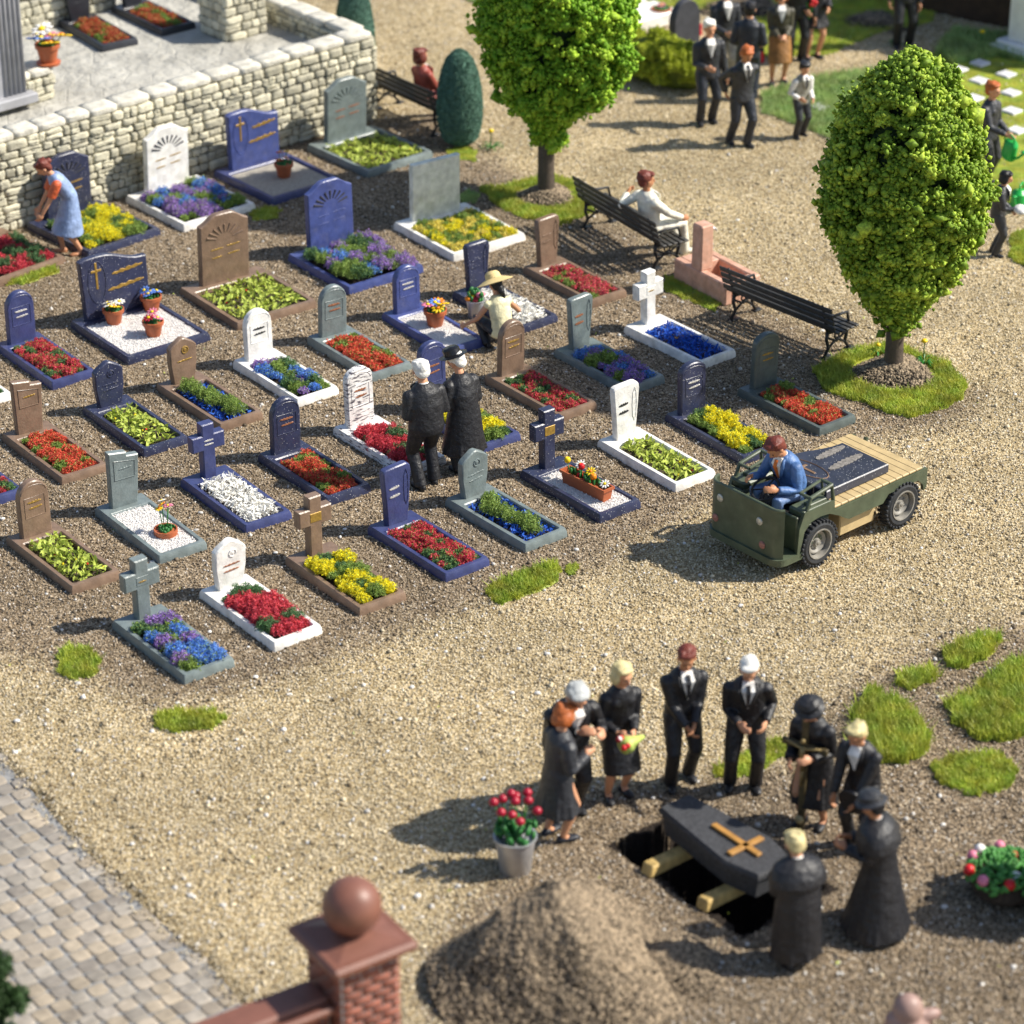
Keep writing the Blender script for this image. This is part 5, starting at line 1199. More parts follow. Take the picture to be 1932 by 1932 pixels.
fl = [('crimson', r_ * math.cos(a), r_ * math.sin(a), z, .052) for r_, a, z in ((.0, 0, .42), (.14, .3, .40), (.15, 1.5, .38), (.14, 2.7, .41), (.16, 3.6, .33), (.17, 5.0, .28), (.24, 5.9, .36), (.08, 4.3, .30), (.2, .9, .42), (.1, 2.0, .45), (.22, 3.1, .40))]
p_ = at(972, 1640); bucket((p_.x, p_.y, 0), 'large zinc bucket of dark red roses standing on gravel left of the burial', .165, .215, .42, fl, nl=70)
p_ = at(897, 598); bucket((p_.x, p_.y, 0), 'small grey bucket of orange and pink roses next to the straw-hatted woman', .10, .13, .28, [('yellow', -.06, 0, .06, .06), ('orange', -.10, -.05, .03, .05), ('pink', .05, -.03, .08, .05), ('pink', .10, .03, .06, .045), ('crimson', .0, -.07, .02, .045)], nl=18)
# wreath of roses at the right edge
p_ = at(1892, 1690); t = thing('flower_wreath', 'low round cushion of green leaves with pink, red and white roses at the right edge', 'wreath', (p_.x, p_.y, .26), 0)
l = MB()
for i in range(420):
    a = rnd.uniform(0, 6.28); u_ = rnd.uniform(0, 1) ** .5; r = .40 * u_
    l.ell((r * math.cos(a), r * math.sin(a), .16 * math.sqrt(max(0, 1 - u_ * u_)) + rnd.uniform(-.03, .03)), (.016, .04, .03), n=6, m=4, Ml=Matrix.Rotation(a, 3, 'Z') @ Matrix.Rotation(rnd.uniform(-1, 1), 3, 'X'))
l.build('leaves', mat('wreath_green', (.07, .25, .05), rough=.45, var=.3, vs=20), t, smooth=True)
for c_, a, r in (('pink', 2.6, .36), ('white', 2.2, .37), ('pink', 1.6, .36), ('red', 3.3, .38), ('pink', 3.9, .36), ('red', 4.7, .32), ('crimson', 5.6, .33), ('pink', .6, .35), ('red', 1.0, .2), ('white', 5.1, .2)):
    f = MB(); f.ell((r * math.cos(a), r * math.sin(a),   .10), .062, n=10, m=7); f.build('rose', PET[c_], t, smooth=True)
k = MB(); k.ell((0, 0, -.10), (.34, .34, .18), n=16, m=8); k.build('cushion_base', SOIL, t, smooth=True)

# ------------------------------------------------------------------ trees
def crown_mesh(prof, z0, z1, mats, name, parent, ncl, per, cs, crumb, spikes=900, seed=1):
    """prof: radius at t in 0..1; clumps of foam crumbs over a dark fibre core"""
    T = np.array([p[0] for p in prof]); RR_ = np.array([p[1] for p in prof])
    tt = rng.random(ncl * 3); keep = rng.random(ncl * 3) < np.interp(tt, T, RR_) / RR_.max() + .05; tt = tt[keep][:ncl]; n = len(tt)
    a = rng.uniform(0, 2 * np.pi, n); f = rng.uniform(.80, 1.04, n) * (1 + .05 * np.sin(a * 3 + tt * 9 + seed) + .07 * np.sin(a * 5 + tt * 19 + seed) * np.cos(tt * 23)); r = np.interp(tt, T, RR_) * f
    C = np.stack([r * np.cos(a), r * np.sin(a), z0 + tt * (z1 - z0)], 1)
    cr = rng.uniform(*cs, n)
    P_ = np.repeat(C, per, 0) + rng.normal(size=(n * per, 3)) * np.repeat(cr, per)[:, None] * np.array((.5, .5, .45))
    s = rng.uniform(*crumb, n * per); s = s * (1 + (rng.random(n * per) < .03) * rng.uniform(.5, 1.6, n * per)); tone = np.repeat(rng.random(n), per)
    V, F = scatter(OCT, OCTF, P_, s[:, None] * rng.uniform(.5, 1.35, (n * per, 3)), rotmats(n * per))
    V = V + rng.normal(0, .003, V.shape)
    mi = np.repeat((tone > .62).astype(int), len(OCTF))
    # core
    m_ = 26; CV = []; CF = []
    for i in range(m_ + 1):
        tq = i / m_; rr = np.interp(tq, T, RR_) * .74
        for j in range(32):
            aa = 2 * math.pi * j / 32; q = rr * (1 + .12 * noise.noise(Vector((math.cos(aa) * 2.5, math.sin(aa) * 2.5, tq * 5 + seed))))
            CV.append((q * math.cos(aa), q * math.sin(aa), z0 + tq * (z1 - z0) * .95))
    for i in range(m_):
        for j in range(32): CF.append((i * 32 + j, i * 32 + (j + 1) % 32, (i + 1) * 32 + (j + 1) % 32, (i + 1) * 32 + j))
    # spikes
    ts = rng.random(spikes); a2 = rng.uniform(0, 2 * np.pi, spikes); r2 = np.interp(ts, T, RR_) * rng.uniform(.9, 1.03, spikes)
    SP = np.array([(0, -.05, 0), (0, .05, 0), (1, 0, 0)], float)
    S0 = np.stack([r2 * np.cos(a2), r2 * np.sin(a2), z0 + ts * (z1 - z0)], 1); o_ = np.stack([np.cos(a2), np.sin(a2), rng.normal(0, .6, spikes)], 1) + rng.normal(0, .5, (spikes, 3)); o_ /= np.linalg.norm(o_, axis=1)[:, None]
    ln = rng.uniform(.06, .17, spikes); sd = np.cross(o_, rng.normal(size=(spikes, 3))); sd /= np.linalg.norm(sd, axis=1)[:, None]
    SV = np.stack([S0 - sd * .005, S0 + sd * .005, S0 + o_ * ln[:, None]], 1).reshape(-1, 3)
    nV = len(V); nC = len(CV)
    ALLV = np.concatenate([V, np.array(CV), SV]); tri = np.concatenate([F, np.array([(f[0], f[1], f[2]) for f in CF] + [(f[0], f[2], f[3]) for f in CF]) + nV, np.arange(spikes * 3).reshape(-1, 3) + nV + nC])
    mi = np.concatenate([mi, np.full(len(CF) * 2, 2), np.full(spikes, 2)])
    return npmesh(name, ALLV, tri, mats, mi=mi, parent=parent)
def tree(base, label, prof, z0, z1, r, mats, ncl=760, dx=0):
    t = thing('ball_tree', label, 'tree', (base.x, base.y, 0), 0, 'two clipped trees on the gravel')
    k = MB(); k.tube([(0, 0, -.1), (0, 0, .12), (0, 0, z0 * .6), (0, .0, z0 + .3), (.02, 0, z0 + 1.0)], [r * 1.35, r * 1.08, r, r * .98, r * .7], n=20)
    for i in range(7):
        a = i * .9; k.tube([(0, 0, z0 + .25), (.35 * math.cos(a), .35 * math.sin(a), z0 + .9), (.6 * math.cos(a), .6 * math.sin(a), z0 + 1.8)], [r * .5, r * .3, .02], n=7)
    k.build('trunk', mat('trunk_bark', (.085, .065, .05), rough=.6, var=.3, vs=12, bump=.5, bs=35), t, smooth=True)
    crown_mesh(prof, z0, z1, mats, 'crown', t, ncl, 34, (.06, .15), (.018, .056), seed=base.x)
    if dx:
        me = t.children[-1].data if t.children[-1].name.startswith('crown') else [c for c in bpy.data.objects if c.parent == t and c.name.startswith('crown')][0].data
        for v in me.vertices: v.co.x += dx * min(1, max(0, (v.co.z - z0) / 1.2))
    return t
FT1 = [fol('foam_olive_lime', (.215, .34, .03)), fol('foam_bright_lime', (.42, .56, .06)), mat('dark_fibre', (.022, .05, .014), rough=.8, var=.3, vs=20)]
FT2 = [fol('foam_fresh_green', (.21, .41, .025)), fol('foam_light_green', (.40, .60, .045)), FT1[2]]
PR = [(0, .15), (.05, .22), (.12, .43), (.2, .65), (.33, .86), (.48, 1.01), (.6, 1.01), (.72, .90), (.84, .68), (.94, .40), (1, .08)]
PL_ = [(0, .15), (.06, .19), (.12, .32), (.20, .76), (.30, .97), (.42, 1.10), (.6, 1.13), (.72, 1.06), (.84, .86), (.94, .55), (1, .12)]
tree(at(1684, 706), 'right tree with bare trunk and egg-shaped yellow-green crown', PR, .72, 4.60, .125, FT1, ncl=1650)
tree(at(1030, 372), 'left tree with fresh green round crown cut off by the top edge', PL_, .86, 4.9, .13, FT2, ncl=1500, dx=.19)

def cypress(base, h, r, label):
    t = thing('clipped_cypress', label, 'tree', (base.x, base.y, 0), 0, 'clipped dark cypresses')
    prof = [(.55, 0), (.80, .06), (.95, .2), (1, .38), (.95, .58), (.80, .76), (.58, .89), (.32, .965), (.12, .995), (0, 1.0)]
    k = MB(); k.lathe([(p * r * .97, .05 + q * (h - .05)) for p, q in prof], n=28); k.tube([(0, 0, -.05), (0, 0, .1)], .05, n=8)
    M = mat('cypress_fibre', (.12, .23, .175), rough=.85, var=.35, vs=14, bump=.8, bs=90, spec=.2)
    n = 16000; q = rng.random(n); a = rng.uniform(0, 2 * np.pi, n); rr = np.interp(q, [p[1] for p in prof], [p[0] for p in prof]) * r
    P_ = np.stack([rr * np.cos(a), rr * np.sin(a), .05 + q * (h - .05)], 1)
    V, F = scatter(QUAD, QUADF, P_, np.stack([rng.uniform(.012, .022, n), np.full(n, .009), np.ones(n)], 1), rotmats(n))
    kv = [tuple(v) for v in k.v]; me = bpy.data.meshes.new('crown'); me.from_pydata(kv + V.tolist(), [], k.f + (F + len(kv)).tolist()); me.materials.append(M); me.update(); linkmesh('crown', me, t)
cypress(at(868, 272), 1.62, .37, 'dark green clipped cypress beside the bench with the red-brown sitter')
cypress(at(672, 168), 1.95, .34, 'dark green cypress behind the corner of the stone wall')

# hedge
t = thing('hedge', 'yellow-green rounded hedge behind the left tree, beside the talking men', 'hedge', (*at(1248, 150)[:2], 0), R(-38))
cl = []
for i in range(60):
    a = rnd.uniform(0, 6.28); b_ = rnd.uniform(0, 1); cl.append((1.0 * b_ ** .5 * math.cos(a), .42 * b_ ** .5 * math.sin(a), .12 + .62 * rnd.random() * (1 - .5 * b_), rnd.uniform(.13, .2)))
foam('foliage', t, cl, fol('hedge_lime', (.46, .52, .05)), dens=.9, sz=.022, flat=1)
k = MB(); k.ell((0, 0, .28), (.95, .40, .42), n=20, m=12); k.build('inner_twigs', mat('hedge_inner', (.12, .15, .02), rough=.9, var=.3), t, smooth=True)

# dandelions
def dandelion(x, y, label, hh=.3, sc=1.0):
    b = at(x, y); t = thing('dandelion', label, 'flower', (b.x, b.y, 0), rnd.uniform(0, 3), 'wild dandelions')
    k = MB()
    for i in range(9):
        a = i * .7 + rnd.uniform(-.2, .2); L_ = rnd.uniform(.14, .24) * sc
        k.tube([(0, 0, .02), (L_ * .5 * math.cos(a), L_ * .5 * math.sin(a), .09 * sc), (L_ * math.cos(a), L_ * math.sin(a), .05 * sc)], [(.006, .012), (.008, .018), .004], n=6)
    k.build('leaves', mat('dandelion_green', (.03, .22, .03), rough=.4, var=.15), t)
    k = MB(); k.tube([(0, 0, 0), (.01, 0, hh)], .008, n=5); k.build('stem', STEM, t)
    k = MB(); k.ell((.01, 0, hh), (.045 * sc, .045 * sc, .03 * sc), n=12, m=6); k.build('blossom', PET['yellow'], t, smooth=True)
dandelion(926, 282, 'yellow dandelion right of the clipped cypress', .32)
dandelion(1742, 688, 'yellow dandelion in the grass right of the right tree trunk', .36)
dandelion(1655, 668, 'small dandelion plant left of the right tree trunk', .14, .8)
dandelion(1850, 90, 'yellow dandelion in the tall grass border, top right', .3)
dandelion(1690, 85, 'yellow flower by the lone man at the top', .25, .8)
for i, (x, y) in enumerate(((1172, 275), (1242, 517), (1738, 1715), (1808, 1730), (1040, 1718), (1230, 1832), (500, 1218), (478, 1257), (1835, 1625))):
    pass

# ------------------------------------------------------------------ benches
IRON = mat('black_iron', (.022, .022, .024), rough=.42, var=.2, vs=20)
SLATM = mat('dark_slat', (.045, .043, .04), rough=.5, var=.25, vs=15, bump=.3, bs=60)
def bench(A, B, label, group='black park benches'):
    mid = (A + B) / 2; an = math.atan2(B.y - A.y, B.x - A.x)
    t = thing('park_bench', label, 'bench', (mid.x, mid.y, 0), an, group); lx = (B - A).length / 2
    L_ = lx * 2 + .34; fy = .22
    for s in (-1, 1):
        k = MB(); x = s * lx
        k.tube([(x, -.02 - .06, 0), (x, .02, .14), (x, -.03, .28), (x, -.01, .40)], [(.022, .03), .026, .026, .028], n=8)
        k.tube([(x, .48, 0), (x, .36, .14), (x, .40, .28), (x, .42, .38)], [(.022, .03), .026, .026, .028], n=8)
        k.tube([(x, -.01, .40), (x, -.06, .56), (x, -.16, .84)], [.03, .028, .018], n=8)
        k.tube([(x, -.04, .38), (x, .2, .36), (x, .46, .40)], .024, n=8)
        k.tube([(x, .02, .14), (x, .19, .24), (x, .36, .14)], .021, n=6); k.tube([(x, .0, .30), (x, .19, .20), (x, .38, .30)], .018, n=6)
        k.tube([(x, .19 + .06 * math.cos(0), .30)] + [(x, .19 + .05 * math.cos(q * .7), .29 + .05 * math.sin(q * .7)) for q in range(10)], .014, n=5)
        k.tube([(x, -.08, .56), (x, .15, .60), (x, .38, .58), (x, .43, .42)], .021, n=6)
        k.box((x, .0, .012), (.10, .18, .024), .006); k.box((x, .47, .012), (.10, .14, .024), .006)
        k.build('leg', IRON, t, smooth=True)
    k = MB()
    for i in range(5): k.box((0, .03 + i * .098, .415 + .004 * (i == 0)), (L_, .07, .028), .006)
    k.build('seat', SLATM, t)
    k = MB()
    for i in range(4):
        z = .50 + i * .098; y = -.045 - (z - .45) * .30; k.box((0, 0, 0), (L_, .028, .075), .006, M=Matrix.Translation((0, y, z)) @ Matrix.Rotation(R(16), 4, 'X'))
    k.build('backrest', SLATM, t)
    return t, mid, an, lx
B1 = bench(at(1107, 430), at(1238, 508), 'dark slatted bench with the man in white sitting on it')
B2 = bench(at(1385, 603), at(1560, 675), 'empty dark slatted bench between the pink fountain and the right tree')
B3 = bench(at(712, 206), at(822, 256), 'dark slatted bench near the wall corner with the red-brown sitter')
def on_bench(B, dx, dy=.12):
    _, m, a, lx = B; return (m.x + dx * math.cos(a) - dy * math.sin(a), m.y + dx * math.sin(a) + dy * math.cos(a), 0)
SEAT = dict(hip=.53, hipy=0, knees=(0, .5, 1))
person('man in ivory suit sitting on the bench with one arm along its back', on_bench(B1, .50, .16), math.degrees(B1[2]) + 90, 1.76, bend=-6, nod=8, hyaw=-10, hair=H_RED, tc=IVORY, bc=IVORY, tie=None, hands=[(-.44, -.06, .86), (.20, .38, .62)], feet=[(-.10, .55, 0), (.14, .50, 0)], skin=SKIN2, shoe=IVORY, vox=.012, **SEAT)
RB = cloth('brick_red', (.30, .06, .04))
person('person in brick red clothes sitting on the far bench by the cypress', on_bench(B3, .28, .16), math.degrees(B3[2]) + 90, 1.70, bend=-4, nod=4, hair=H_RED, hstyle='bob', tc=RB, bc=RB, tie=None, female=True, hands=[(-.12, .30, .62), (.14, .34, .62)], feet=[(-.10, .55, 0), (.10, .52, 0)], vox=.014, **SEAT)

# ------------------------------------------------------------------ pink fountain
nl, nr, fr = at(1273, 488, .34), at(1371.5, 539, .34), at(1434, 516.5, .34)
an = math.atan2(nr.y - nl.y, nr.x - nl.x); Lf = (nr - nl).length; Wf = (fr - nr).length
ctr = nl + (fr - nr) / 2 + (nr - nl) / 2
t = thing('stone_fountain', 'pink granite water trough with square pillar and small grey tap', 'fountain', (ctr.x, ctr.y, 0), an)
PG_ = mat('pink_granite', (.58, .33, .235), rough=.6, var=.18, vs=10, bump=.5, bs=70, dirt=.3, dirtc=(.66, .50, .42))
hL, hW, wl_ = Lf / 2, Wf / 2, .13
print('FOUNT', Lf, Wf, math.degrees(an))
k = MB(); k.box((0, -hW + wl_ / 2, .17), (Lf, wl_, .34), .02); k.box((0, hW - wl_ / 2, .17), (Lf, wl_, .34), .02)
k.box((hL - wl_ / 2 - .002, 0, .168), (wl_, Wf - 2 * wl_ + .01, .335), .012); k.box((-hL + .20, 0, .168), (.395, Wf - 2 * wl_ + .01, .335), .012); k.box((0, 0, .05), (Lf - .2, Wf - .2, .1), .01)
k.build('basin', PG_, t)
k = MB(); k.box((-.10, -hW + .125, .34 + .34), (.235, .235, .70), .022, tz=.96); k.build('pillar', PG_, t)
k = MB(); k.tube([(-.10, -hW + .24, .90), (-.10, -hW + .34, .90), (-.10, -hW + .38, .86)], [.022, .02, .018], n=8); k.ell((-.10, -hW + .30, .93), (.03, .03, .018), n=8, m=6); k.build('tap', ZINC, t, smooth=True)

# ------------------------------------------------------------------ stone wall and terrace
WST = mat('limestone_block', (1, 1, 1), attr=True, rough=.85, var=.25, vs=9, bump=.8, bs=35, bd=.02, dirt=.4, dirtc=(.22, .20, .12))
MORT = mat('dark_mortar', (.06, .052, .03), rough=.95, var=.3, vs=10)
COPM = mat('coping_stone', (.62, .59, .51), rough=.85, var=.2, vs=6, bump=.8, bs=30, bd=.02, dirt=.5, dirtc=(.33, .31, .23))
CW_ = Vector((*at(705, 224)[:2], 0)); AW = Vector((*at(-10, 443)[:2], 0)); d1 = (CW_ - AW).normalized(); d2 = Vector((-d1.y, d1.x, 0)); WANG = math.atan2(d1.y, d1.x)
TZ = 1.12; WTOP = 1.42
def wall(P0, ang, L_, h, thick, label, z0=0.0, coping=True, row=(.11, .175), both=True, group=None, copw=.36):
    t = thing('stone_wall', label, 'stone wall', (P0.x, P0.y, z0), ang, group)
    V0, F0 = tmpl_round(4, 12.0); F0 = np.array(F0); VV, FF, CC = [], [], []
    sides = [(-1, 0)] + ([(1, thick)] if both else [])
    def blk(c, s):
        P_ = V0 * (np.array(s) / 2) + rng.uniform(-.011, .011, V0.shape); P_ = P_ + np.array(c)
        a = rng.normal(0, .03); ca, sa = math.cos(a), math.sin(a); Q = P_ - np.array(c); P_ = np.stack([Q[:, 0] * ca - Q[:, 2] * sa, Q[:, 1], Q[:, 0] * sa + Q[:, 2] * ca], 1) + np.array(c)
        FF.append(F0 + len(VV) * len(V0)); VV.append(P_); k_ = rnd.uniform(.70, 1.3); CC.append(np.repeat(np.array([[.57 * k_, .535 * k_, .41 * k_]]), len(V0), 0))
    for sd, yo in sides:
        z = 0.0
        while z < h - .04:
            rh = min(rnd.uniform(*row), h - z)
            x = -rnd.uniform(0, .1); rh = rh * 1.0
            while x < L_:
                w = rnd.choice((rnd.uniform(.11, .2), rnd.uniform(.2, .42))); w = min(w, L_ - x + .06)
                if w > .1 and rh > .11 and rnd.random() < .18: # two thin stones
                    blk((x + w / 2, yo + rnd.uniform(-.012, .012), z + rh * .26), (w * .95, .12, rh * .46)); blk((x + w / 2, yo + rnd.uniform(-.012, .012), z + rh * .76), (w * .95, .12, rh * .46))
                else: blk((x + w / 2, yo + rnd.uniform(-.015, .015), z + rh / 2), (w * .94 - .010, .13 + rnd.uniform(-.02, .02), rh * rnd.uniform(.82, .93)))
                x += w
            z += rh
    for xe_ in (0, L_):
        z = 0
        while z < h - .04:
            rh = min(rnd.uniform(*row), h - z); y = 0
            while y < thick: 
                w = min(rnd.uniform(.12, .22), thick - y + .02); blk((xe_, y + w / 2, z + rh / 2), (.12, w * .95, rh * .93)); y += w
            z += rh
    npmesh('stone_face', np.concatenate(VV), np.concatenate(FF), WST, colr=np.concatenate(CC), parent=t, smooth=True)
    k = MB(); k.box((L_ / 2, thick / 2, h / 2), (L_ - .02, thick - .02, h), .01); k.build('core', MORT, t)
    if coping:
        k = MB(); x = -.05
        while x < L_ + .03:
            w = min(rnd.uniform(.42, .66), L_ + .06 - x)
            if w < .12: break
            V0_, F0_ = ROUND; ROUND2 = tmpl_round(4, 14.0); Pq = ROUND2[0] * np.array((w * .985, copw + rnd.uniform(-.02, .02), .115)) / 2 + rng.uniform(-.005, .005, ROUND2[0].shape) + np.array((x + w / 2, thick / 2 + rnd.uniform(-.014, .014), h + .055 + rnd.uniform(-.006, .006))); k.add(Pq.tolist(), ROUND2[1]); x += w
        k.build('coping', COPM, t, smooth=True)
    return t
wall(CW_ - d1 * 9.6, WANG, 9.6, WTOP, .28, 'long limestone retaining wall with slab coping behind the graves')
wall(CW_ + d2 * .30 + d1 * 0.0, WANG + math.pi / 2, 6.5, WTOP, .28, 'limestone wall running back from the corner beside the cypress')
# terrace floor
def flag_mat():
    m = mat('terrace_flagstone', (.42, .405, .36), rough=.85, var=.25, vs=1.6, dirt=.4, dirtc=(.30, .28, .22))
    nt = m.node_tree; N = nt.nodes; L = nt.links; b = N['Principled BSDF']; tc = N.new('ShaderNodeTexCoord')
    v = N.new('ShaderNodeTexVoronoi'); v.feature = 'DISTANCE_TO_EDGE'; v.inputs['Scale'].default_value = 1.9; L.new(tc.outputs['Object'], v.inputs['Vector'])
    r = N.new('ShaderNodeMapRange'); r.inputs['From Max'].default_value = .03; r.inputs['To Max'].default_value = .12; L.new(v.outputs['Distance'], r.inputs['Value'])
    n = N.new('ShaderNodeTexNoise'); n.inputs['Scale'].default_value = 4.5; n.inputs['Detail'].default_value = 6; L.new(tc.outputs['Object'], n.inputs['Vector'])
    a = N.new('ShaderNodeMath'); a.operation = 'ADD'; L.new(r.outputs[0], a.inputs[0]); L.new(n.outputs['Fac'], a.inputs[1])
    bp = N.new('ShaderNodeBump'); bp.inputs['Strength'].default_value = 1; bp.inputs['Distance'].default_value = .09; L.new(a.outputs[0], bp.inputs['Height']); L.new(bp.outputs[0], b.inputs['Normal'])
    return m
k = MB(); q0 = CW_ + d2 * .25 - d1 * .25; q = [q0 - d1 * 9.3, q0, q0 + d2 * 6.5, q0 - d1 * 9.3 + d2 * 6.5]
k.add([(p.x, p.y, TZ) for p in q] + [(p.x, p.y, .3) for p in q], [[0, 1, 2, 3], [0, 4, 5, 1]]); o = k.build('terrace_floor', flag_mat()); tag(o, kind='structure')
# things on the terrace
grave(((112, 38), (195, 93), (256, 74)), None, 'point', 'black', 'rust', 'black edged grave with rusty red plants on the terrace, nearer the flower pot', dz=TZ, inscr='same', group='black edged graves on the terrace')
grave(((213, 14), (302, 63.5), (365, 41)), None, 'point', 'black', 'rust', 'black edged grave with red plants on the terrace, nearer the wall corner', dz=TZ, inscr='same', group='black edged graves on the terrace')
p_ = at(58, 196, TZ); wall(Vector((p_.x, p_.y, 0)) - d1 * .55, WANG, .95, .40, .45, 'low ruined limestone block under the big flower pot', z0=TZ, copw=.5)
p_ = at(92, 122, TZ + .5); bm0 = [('yellow', .10, -.06, .13, .055), ('yellow', -.04, -.10, .10, .05), ('blue', -.07, -.02, .14, .05), ('white', .0, .06, .20, .06), ('pink', .03, -.05, .14, .035), ('pink', .05, .03, .12, .035), ('orange', -.02, .07, .15, .04), ('blue', -.1, .05, .12, .035), ('white', -.09, .0, .19, .03)]
bm = [(c_, x * .95, y * .95, z * .6, r * 1.5) for c_, x, y, z, r in bm0]
pot((p_.x, p_.y, TZ + .515), 'big terracotta pot with saucer and colourful daisies on the limestone block', bm, 2.1, prof=[(0, 0), (.088, 0), (.092, .018), (.062, .022), (.082, .125), (.095, .13), (.097, .16), (.088, .163), (.08, .14), (0, .138)])
p_ = at(470, 68, TZ); wall(Vector((p_.x, p_.y, 0)) - d1 * .42, WANG, .72, .85, .7, 'square limestone pier on the terrace near the corner', z0=TZ, coping=False)
p_ = at(95, 52, TZ); wall(Vector((p_.x, p_.y, 0)) - d1 * .6, WANG, 1.0, .55, .4, 'broken limestone wall stub at the top left, behind the big flower pot', z0=TZ, coping=False)
p_ = at(185, 22, TZ); wall(Vector((p_.x, p_.y, 0)) - d1 * .3, WANG, .6, .5, .35, 'bright limestone stub between the two terrace graves', z0=TZ, coping=False)
# fluted column of the chapel
GC = mat('grey_plaster_column', (.36, .36, .38), rough=.6, var=.12, vs=4, bump=.2, dirt=.2, dirtc=(.2, .2, .16))
p_ = at(58, 186, 1.28); t = thing('chapel_pillar', 'grey fluted pillar of a chapel at the left edge, on the wall terrace', 'pillar', (p_.x, p_.y, 1.26), WANG)
k = MB(); k.box((-.62, .45, .05), (1.42, 1.1, .16), .02); k.build('plinth', GC, t)
k = MB(); k.box((-.62, .45, 2.1), (1.12, .78, 4.0), .02)
k.build('shaft', GC, t)
k = MB()
for i in range(5): k.tube([(-.06 - i * .085, .055, .13), (-.06 - i * .085, .055, 4.0)], .028, n=8)
for i in range(6): k.tube([(-.055, .10 + i * .12, .13), (-.055, .10 + i * .12, 4.0)], .03, n=8)
k.build('fluting', GC, t, smooth=True)

# ------------------------------------------------------------------ slabs, tombstone, monument, backdrop
SLB = mat('pale_slab', (.68, .67, .68), rough=.6, var=.1, vs=6, bump=.3)
sl = [(1849, 123, 'pale square slab in the lawn, topmost of all'), (1898, 144, 'pale square slab in the lawn, upper right of the topmost'), (1848, 156, 'pale square slab in the lawn, straight below the topmost'), (1907, 179, 'pale square slab in the lawn, right of the orange-haired woman\'s head'),
      (1909, 213, 'pale square slab in the lawn, above the upper watering can'), (1837, 189, 'pale square slab in the lawn, half behind the orange-haired woman'), (1807, 135, 'pale square slab in the lawn touching the crown of the right tree'), (1918, 250, 'pale square slab in the lawn, right behind the upper watering can'), (1545, 206, 'lone pale square slab in the grass right of the boy')]
for x, y, lab in sl:
    b = at(x, y); t = thing('stone_slab', lab, 'stone slab', (b.x, b.y, 0), R(43), 'pale slabs in the lawn'); k = MB(); k.box((0, 0, .035), (.27, .27, .05), .012); k.build('slab', SLB, t)
b = at(1290, 100); t = thing('tombstone', 'dark charcoal round-topped tombstone behind the hedge', 'tombstone', (b.x, b.y, 0), R(40))
k = MB(); k.prism(arch(.62, .98, .62, 16), -.08, .08, b=.015); k.build('stone', mat('slate', (.05, .052, .062), rough=.7, var=.2, vs=8, bump=.4), t, smooth='auto')
k = MB(); k.box((0, 0, .05), (.8, .3, .12), .02); k.build('foot', SLB, t)
b = at(1215, 45); t = thing('marble_block', 'white marble grave surround behind the hedge at the top edge', 'grave', (b.x, b.y, 0), R(40)); k = MB(); k.box((0, 0, .12), (1.1, .7, .24), .02); k.build('surround', STONE['white'](), t); k = MB(); k.box((0, .3, .4), (.6, .12, .6), .02); k.build('headstone', STONE['white'](), t)
b = at(1247, 42); pot((b.x, b.y, .0), 'terracotta pot beside the black tombstone at the top edge', [('pink', 0, 0, .05, .04)], 2.0)
WM = mat('white_marble_monument', (.8, .79, .78), rough=.5, var=.08)
b = at(1940, 96); t = thing('monument', 'white square monument on a stepped plinth cut off at the top right corner', 'monument', (b.x, b.y, 0), R(41))
k = MB(); k.box((0, 0, .06), (1.0, 1.0, .12), .02); k.box((0, 0, .16), (.82, .82, .1), .02); k.build('plinth', WM, t); k = MB(); k.box((0, 0, 1.2), (.55, .55, 2.0), .03); k.build('shaft', WM, t)
a_, b_ = at(1735, 18), at(1935, 62); t = thing('brown_building', 'dark brown windowless building base in the top right corner', 'building', (a_.x, a_.y, 0), math.atan2(b_.y - a_.y, b_.x - a_.x))
L_ = (b_ - a_).length + 3
k = MB(); k.box((L_ / 2, 1.5, 1.5), (L_, 3, 3), .02); k.build('wall', mat('brown_wall', (.055, .032, .018), rough=.8, var=.25, vs=5, bump=.4), t); k = MB(); k.box((L_ / 2, 1.45, 3.08), (L_ + .3, 3.3, .15), .02); k.build('roof', mat('roof_brown', (.08, .05, .03), rough=.8), t)
# dark grave soil plot near the top
k = MB(); b = at(1405, 14)
heap((b.x, b.y), .9, .14, 'planted_plot', 'patch of grey-brown soil in the lawn at the top edge', 'soil plot', grains=1500, n=30)
b = at(1650, 40); heap((b.x, b.y), .75, .10, 'planted_plot', 'grey-brown bare plot right of the rose bearer', 'soil plot', grains=1200, n=30)
b = at(1435, 118); t = thing('grave_candle', 'red grave lantern standing left of the woman in the brown skirt', 'lantern', (b.x, b.y, 0), 0); k = MB(); k.lathe([(.06, 0), (.065, .03), (.055, .22), (0, .24)], n=14); k.build('glass', mat('red_glass', (.5, .01, .03), rough=.3), t, smooth='auto'); k = MB(); k.lathe([(.06, .22), (.04, .28), (0, .30)], n=14); k.build('lid', IRON, t, smooth='auto')
b = at(1318, 66); t = thing('grave_candle', 'red flower pot light beside the black tombstone', 'lantern', (b.x, b.y, 0), 0); k = MB(); k.lathe([(.06, 0), (.065, .03), (.055, .2), (0, .22)], n=14); k.build('glass', mat('red_glass', (.5, .01, .03), rough=.3), t, smooth='auto')

